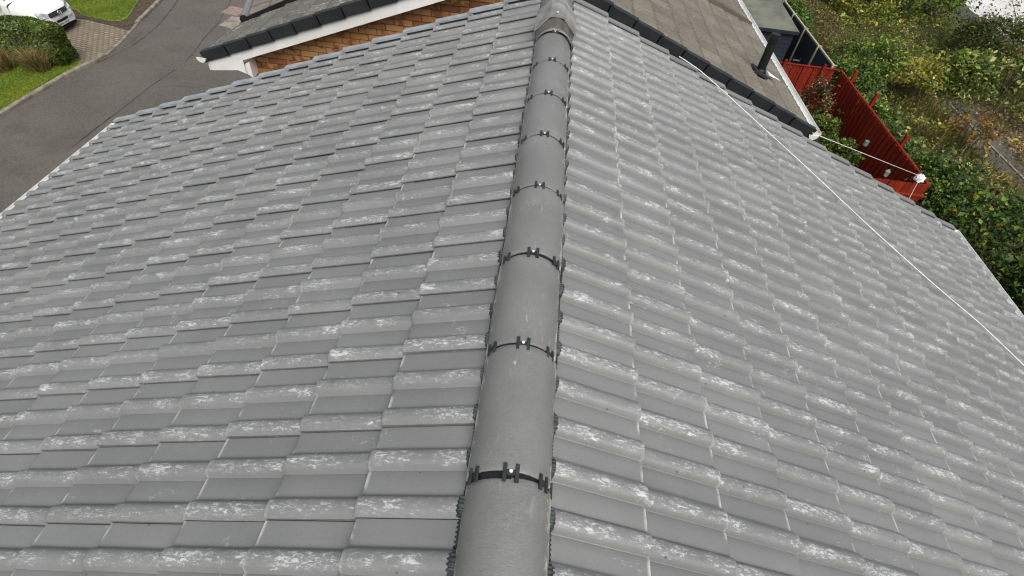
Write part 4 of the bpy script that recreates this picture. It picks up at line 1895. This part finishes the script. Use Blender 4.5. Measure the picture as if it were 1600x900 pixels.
# plants inside the neighbouring garden
bush('garden_shrub', 'purple brown shrub with green leaves before the red cross fence', 'shrub', (9.0, 17.2, -6.35), (.55, .6, .95), 3000, .075, ['maroon', 'brown', 'mid', 'pale'], [.5, .25, .17, .08], 34, 8)
bush('garden_shrub', 'bright green shrub in front of the purple brown one', 'shrub', (9.25, 16.3, -6.7), (.5, .5, .6), 2600, .075, ['mid', 'ivy', 'yellow'], [.5, .35, .15], 30, 7)
pot = empty('plant_pot', (9.0, 15.0, GR))
tag(pot, 'pale plant pot standing between the garden shrubs', 'pot')
mb = MB()
mb.tube([(0, 0, 0), (0, 0, .38), (0, 0, .40), (0, 0, .42)], [.15, .21, .24, .235], 18, cap=False)
mb.build('body', 'pot', pot, True)
mb = MB()
mb.tube([(0, 0, .36), (0, 0, .37)], .20, 16)
mb.build('soil', 'soil', pot)
bush('garden_shrub', 'green leafed potted shrub under the clothes line', 'shrub', (9.3, 14.8, -6.5), (.5, .5, .45), 1500, .10, ['mid', 'ivy', 'yellow'], [.45, .4, .15], 22, 6)
bush('garden_shrub', 'low dark red plant beneath the white gutter corner', 'shrub', (8.1, 15.4, -7.0), (.8, .6, .4), 2200, .07, ['maroon', 'brown', 'orange', 'ivy'], [.45, .25, .1, .2], 30, 6)

# bare twigs against the pale yard
tw = empty('bare_shrub', (23.9, 29.4, GR + .3))
tag(tw, 'bare dark branches reaching over the pale yard', 'shrub')
mb = MB()
for k in range(16):
    a = rng.uniform(-.6, 1.9)
    L = rng.uniform(1.2, 3.0)
    p = np.array([rng.uniform(-.6, .8), rng.uniform(-.5, .6), 0.0])
    pts = [p]
    for q in range(4):
        p = p + np.array([math.cos(a) * L / 5, math.sin(a) * L / 5, L / 6.5]) + rng.normal(size=3) * .12
        pts.append(p)
    mb.tube(pts, [.035, .027, .02, .013, .006], 5)
    for q in range(3):
        b = pts[rng.integers(1, 4)]
        e = b + rng.normal(size=3) * .45 + np.array([.2, .1, .3])
        mb.tube([b, (b + e) / 2 + rng.normal(size=3) * .05, e], [.013, .009, .004], 4)
link('branches', mb.mesh('branches'), 'bark', tw)
P = rng.normal(size=(330, 3)) * np.array([1.5, 1.6, .5]) + np.array([.4, 1.6, .8])
P[:, 2] = np.abs(P[:, 2]) + .2
link('leaves', leaf_mesh('leaves', P, .13, pick(['pale', 'brown', 'olive'], 330, [.3, .4, .3]), .4), None, tw)


# ------------------------------------------------------------------ white van on the driveway
def van():
    zg = GL + .08
    root = empty('van', (-19.45, 20.40, zg))
    tag(root, 'white van parked nose out on the block paved driveway', 'van')
    HW = .90
    # side profile (x forward from the bumper face at 0, going back is negative)
    secs = [  # x, half width at sill, half width at waist, z bottom, z top of body (bonnet line / roof)
        (0.0, .70, .66, .30, .62), (-.05, .80, .76, .24, .74), (-.16, .87, .82, .22, .92), (-.35, .89, .85, .22, 1.00), (-.70, .90, .87, .22, 1.08), (-1.10, .90, .88, .22, 1.16),
        (-1.20, .90, .88, .22, 1.19)]
    mb = MB()
    rings = []
    m = 11
    for x, hb, ht, zb, zt in secs:
        i = len(mb.v)
        pts = []
        sh = zt - .13
        pts = [(-hb * .94, zb), (-hb, zb + .12), (-hb, zb + .45 * (sh - zb) + .1), (-ht, sh), (-ht * .93, zt - .05), (-ht * .6, zt), (0, zt + .025), (ht * .6, zt), (ht * .93, zt - .05), (ht, sh),
               (hb, zb + .45 * (sh - zb) + .1), (hb, zb + .12), (hb * .94, zb)]
        for y, z in pts:
            mb.v.append((x - .06 * (abs(y) / .9) ** 2 * (1 if x > -.3 else 0), y, z))
        rings.append((i, len(pts)))
    for (a, n), (b, _) in zip(rings[:-1], rings[1:]):
        for k in range(n - 1):
            mb.f.append((a + k, a + k + 1, b + k + 1, b + k))
    mb.f.append(tuple(rings[0][0] + k for k in reversed(range(rings[0][1]))))
    body = mb.build('bonnet', 'van', root, True)
    sm = body.modifiers.new('round', 'SUBSURF')
    sm.levels = sm.render_levels = 2
    # cabin and load body behind the bonnet
    mb = MB()
    secs2 = [(-1.20, .90, .88, .22, 1.19), (-1.30, .90, .875, .22, 1.26), (-1.95, .90, .80, .22, 1.84), (-2.2, .90, .79, .22, 1.92), (-4.45, .90, .79, .22, 1.92), (-4.6, .88, .77, .3, 1.85)]
    rings = []
    for x, hb, ht, zb, zt in secs2:
        i = len(mb.v)
        wz_ = 1.16
        pts = [(-hb * .95, zb), (-hb, zb + .12), (-hb, wz_ - .2), (-hb * .985, min(wz_, zt - .02)), (-ht, max(zt - .12, min(wz_, zt - .02) + .005)), (-ht * .88, zt), (0, zt + .02), (ht * .88, zt), (ht, max(zt - .12, min(wz_, zt - .02) + .005)),
               (hb * .985, min(wz_, zt - .02)), (hb, wz_ - .2), (hb, zb + .12), (hb * .95, zb)]
        for y, z in pts:
            mb.v.append((x, y, z))
        rings.append((i, len(pts)))
    for (a, n), (b, _) in zip(rings[:-1], rings[1:]):
        for k in range(n - 1):
            mb.f.append((a + k, a + k + 1, b + k + 1, b + k))
    mb.f.append(tuple(rings[-1][0] + k for k in range(rings[-1][1])))
    o = mb.build('body', 'van', root, True)
    o.data.set_sharp_from_angle(angle=R(35))
    # windscreen, proud of the slanted front
    mb = MB()
    mb.prism([(-1.33, -.76, 1.285), (-1.30, 0, 1.30), (-1.33, .76, 1.285), (-1.93, .68, 1.815), (-1.91, 0, 1.835), (-1.93, -.68, 1.815)], (.022, 0, .024))
    mb.build('windscreen', 'glass', root)
    for s in (-1, 1):
        mb = MB()
        mb.prism([(-1.55, s * .885, 1.20), (-1.95, s * .822, 1.72), (-2.6, s * .815, 1.74), (-2.6, s * .895, 1.20)], (0, s * .01, 0))
        mb.build('side_window', 'glass', root)
        mb = MB()
        mb.prism([(-1.45, s * .905, 1.12), (-1.62, s * .905, 1.14), (-1.66, s * .905, 1.34), (-1.50, s * .905, 1.36)], (-.0, s * .22, .02))
        mb.build('mirror', 'black', root)
        # headlamp
        mb = MB()
        mb.prism([(-.105, s * .50, .70), (-.115, s * .74, .74), (-.26, s * .825, .84), (-.35, s * .80, .945), (-.21, s * .66, .915), (-.13, s * .50, .84)], (.045, 0, .025))
        mb.build('headlamp', 'lamp', root)
        # side moulding
        mb = MB()
        mb.box((-1.2, s * .905 - .012, .62), (-.42, s * .905 + .012, .68))
        mb.build('side_moulding', 'black', root)
        for wx_ in (-.72, -3.55):
            w = empty('wheel', (wx_, s * .80, .31))
            w.parent = root
            mb = MB()
            mb.tube([(0, -.10, 0), (0, -.09, 0), (0, .09, 0), (0, .10, 0)], [.27, .31, .31, .27], 24)
            mb.build('tyre', 'rubber', w, False)
            mb = MB()
            mb.tube([(0, -.105 if s < 0 else .095, 0), (0, -.095 if s < 0 else .105, 0)], .19, 18)
            mb.build('rim', 'metal', w)
            mb = MB()
            mb.tube([(wx_, s * .895 - .008, .31), (wx_, s * .895 + .008, .31)], .36, 24)
            mb.build('wheel_arch', 'black', root)
    # grille with bars
    mb = MB()
    mb.prism([(-.045, -.48, .70), (-.02, 0, .68), (-.045, .48, .70), (-.085, .47, .845), (-.065, 0, .85), (-.085, -.47, .845)], (.03, 0, .012))
    g = mb.build('grille', 'black', root)
    for k in range(3):
        t = (k + .8) / 3.6
        mb = MB()
        z = .695 + .15 * t
        x = -.012 - .04 * t
        mb.prism([(x, -.46, z), (x + .025, 0, z - .012), (x, .46, z), (x, .46, z + .012), (x + .025, 0, z), (x, -.46, z + .012)], (.012, 0, .004))
        mb.build('grille_bar', 'metal', g)
    # round emblem: ring with a V above a W
    mb = MB()
    cx, cz = .015, .775
    nx_ = np.array([.93, 0, .36])
    vx = np.array([-.36, 0, .93])
    hy = np.array([0, 1.0, 0])
    pc = np.array([cx, 0, cz])
    ring = []
    for k in range(25):
        a = 2 * math.pi * k / 24
        ring.append(pc + hy * math.cos(a) * .078 + vx * math.sin(a) * .078 + nx_ * .012)
    mb.tube(ring, .010, 5, cap=False)
    def stroke(pts):
        mb.tube([pc + hy * a * .078 + vx * b * .078 + nx_ * .012 for a, b in pts], .008, 5)
    stroke([(-.42, .88), (0, .12), (.42, .88)])
    stroke([(-.85, .42), (-.42, -.85), (0, .02), (.42, -.85), (.85, .42)])
    mb.build('emblem', 'chrome', root)
    mb = MB()
    mb.prism([(.0, -.30, .47), (.012, 0, .465), (.0, .30, .47), (-.005, .30, .55), (.008, 0, .55), (-.005, -.30, .55)], (.014, 0, 0))
    mb.build('intake', 'black', root)
    for s in (-1, 1):
        mb = MB()
        mb.prism([(-.02, s * .36, .49), (-.045, s * .62, .50), (-.055, s * .62, .56), (-.025, s * .36, .56)], (.035, 0, 0))
        mb.build('fog_lamp', 'lamp', root)
    mb = MB()
    mb.box((.012, -.26, .335), (.024, .26, .445))
    pl_ = mb.build('number_plate', 'plate', root)
    cu = bpy.data.curves.new('plate_text', 'FONT')
    cu.body = 'BN61 NGR'
    cu.size = .105
    cu.align_x = 'CENTER'
    cu.align_y = 'CENTER'
    cu.extrude = .002
    to = bpy.data.objects.new('plate_text', cu)
    col.objects.link(to)
    me = bpy.data.meshes.new_from_object(to)
    bpy.data.objects.remove(to)
    t = link('lettering', me, 'ink', pl_)
    t.matrix_local = Matrix.Translation((.027, 0, .39)) @ Matrix(((0, 0, 1, 0), (1, 0, 0, 0), (0, 1, 0, 0), (0, 0, 0, 1)))
    mb = MB()
    mb.box((-4.3, -.78, .12), (-.12, .78, .215))
    mb.build('underbody', 'black', root)


van()
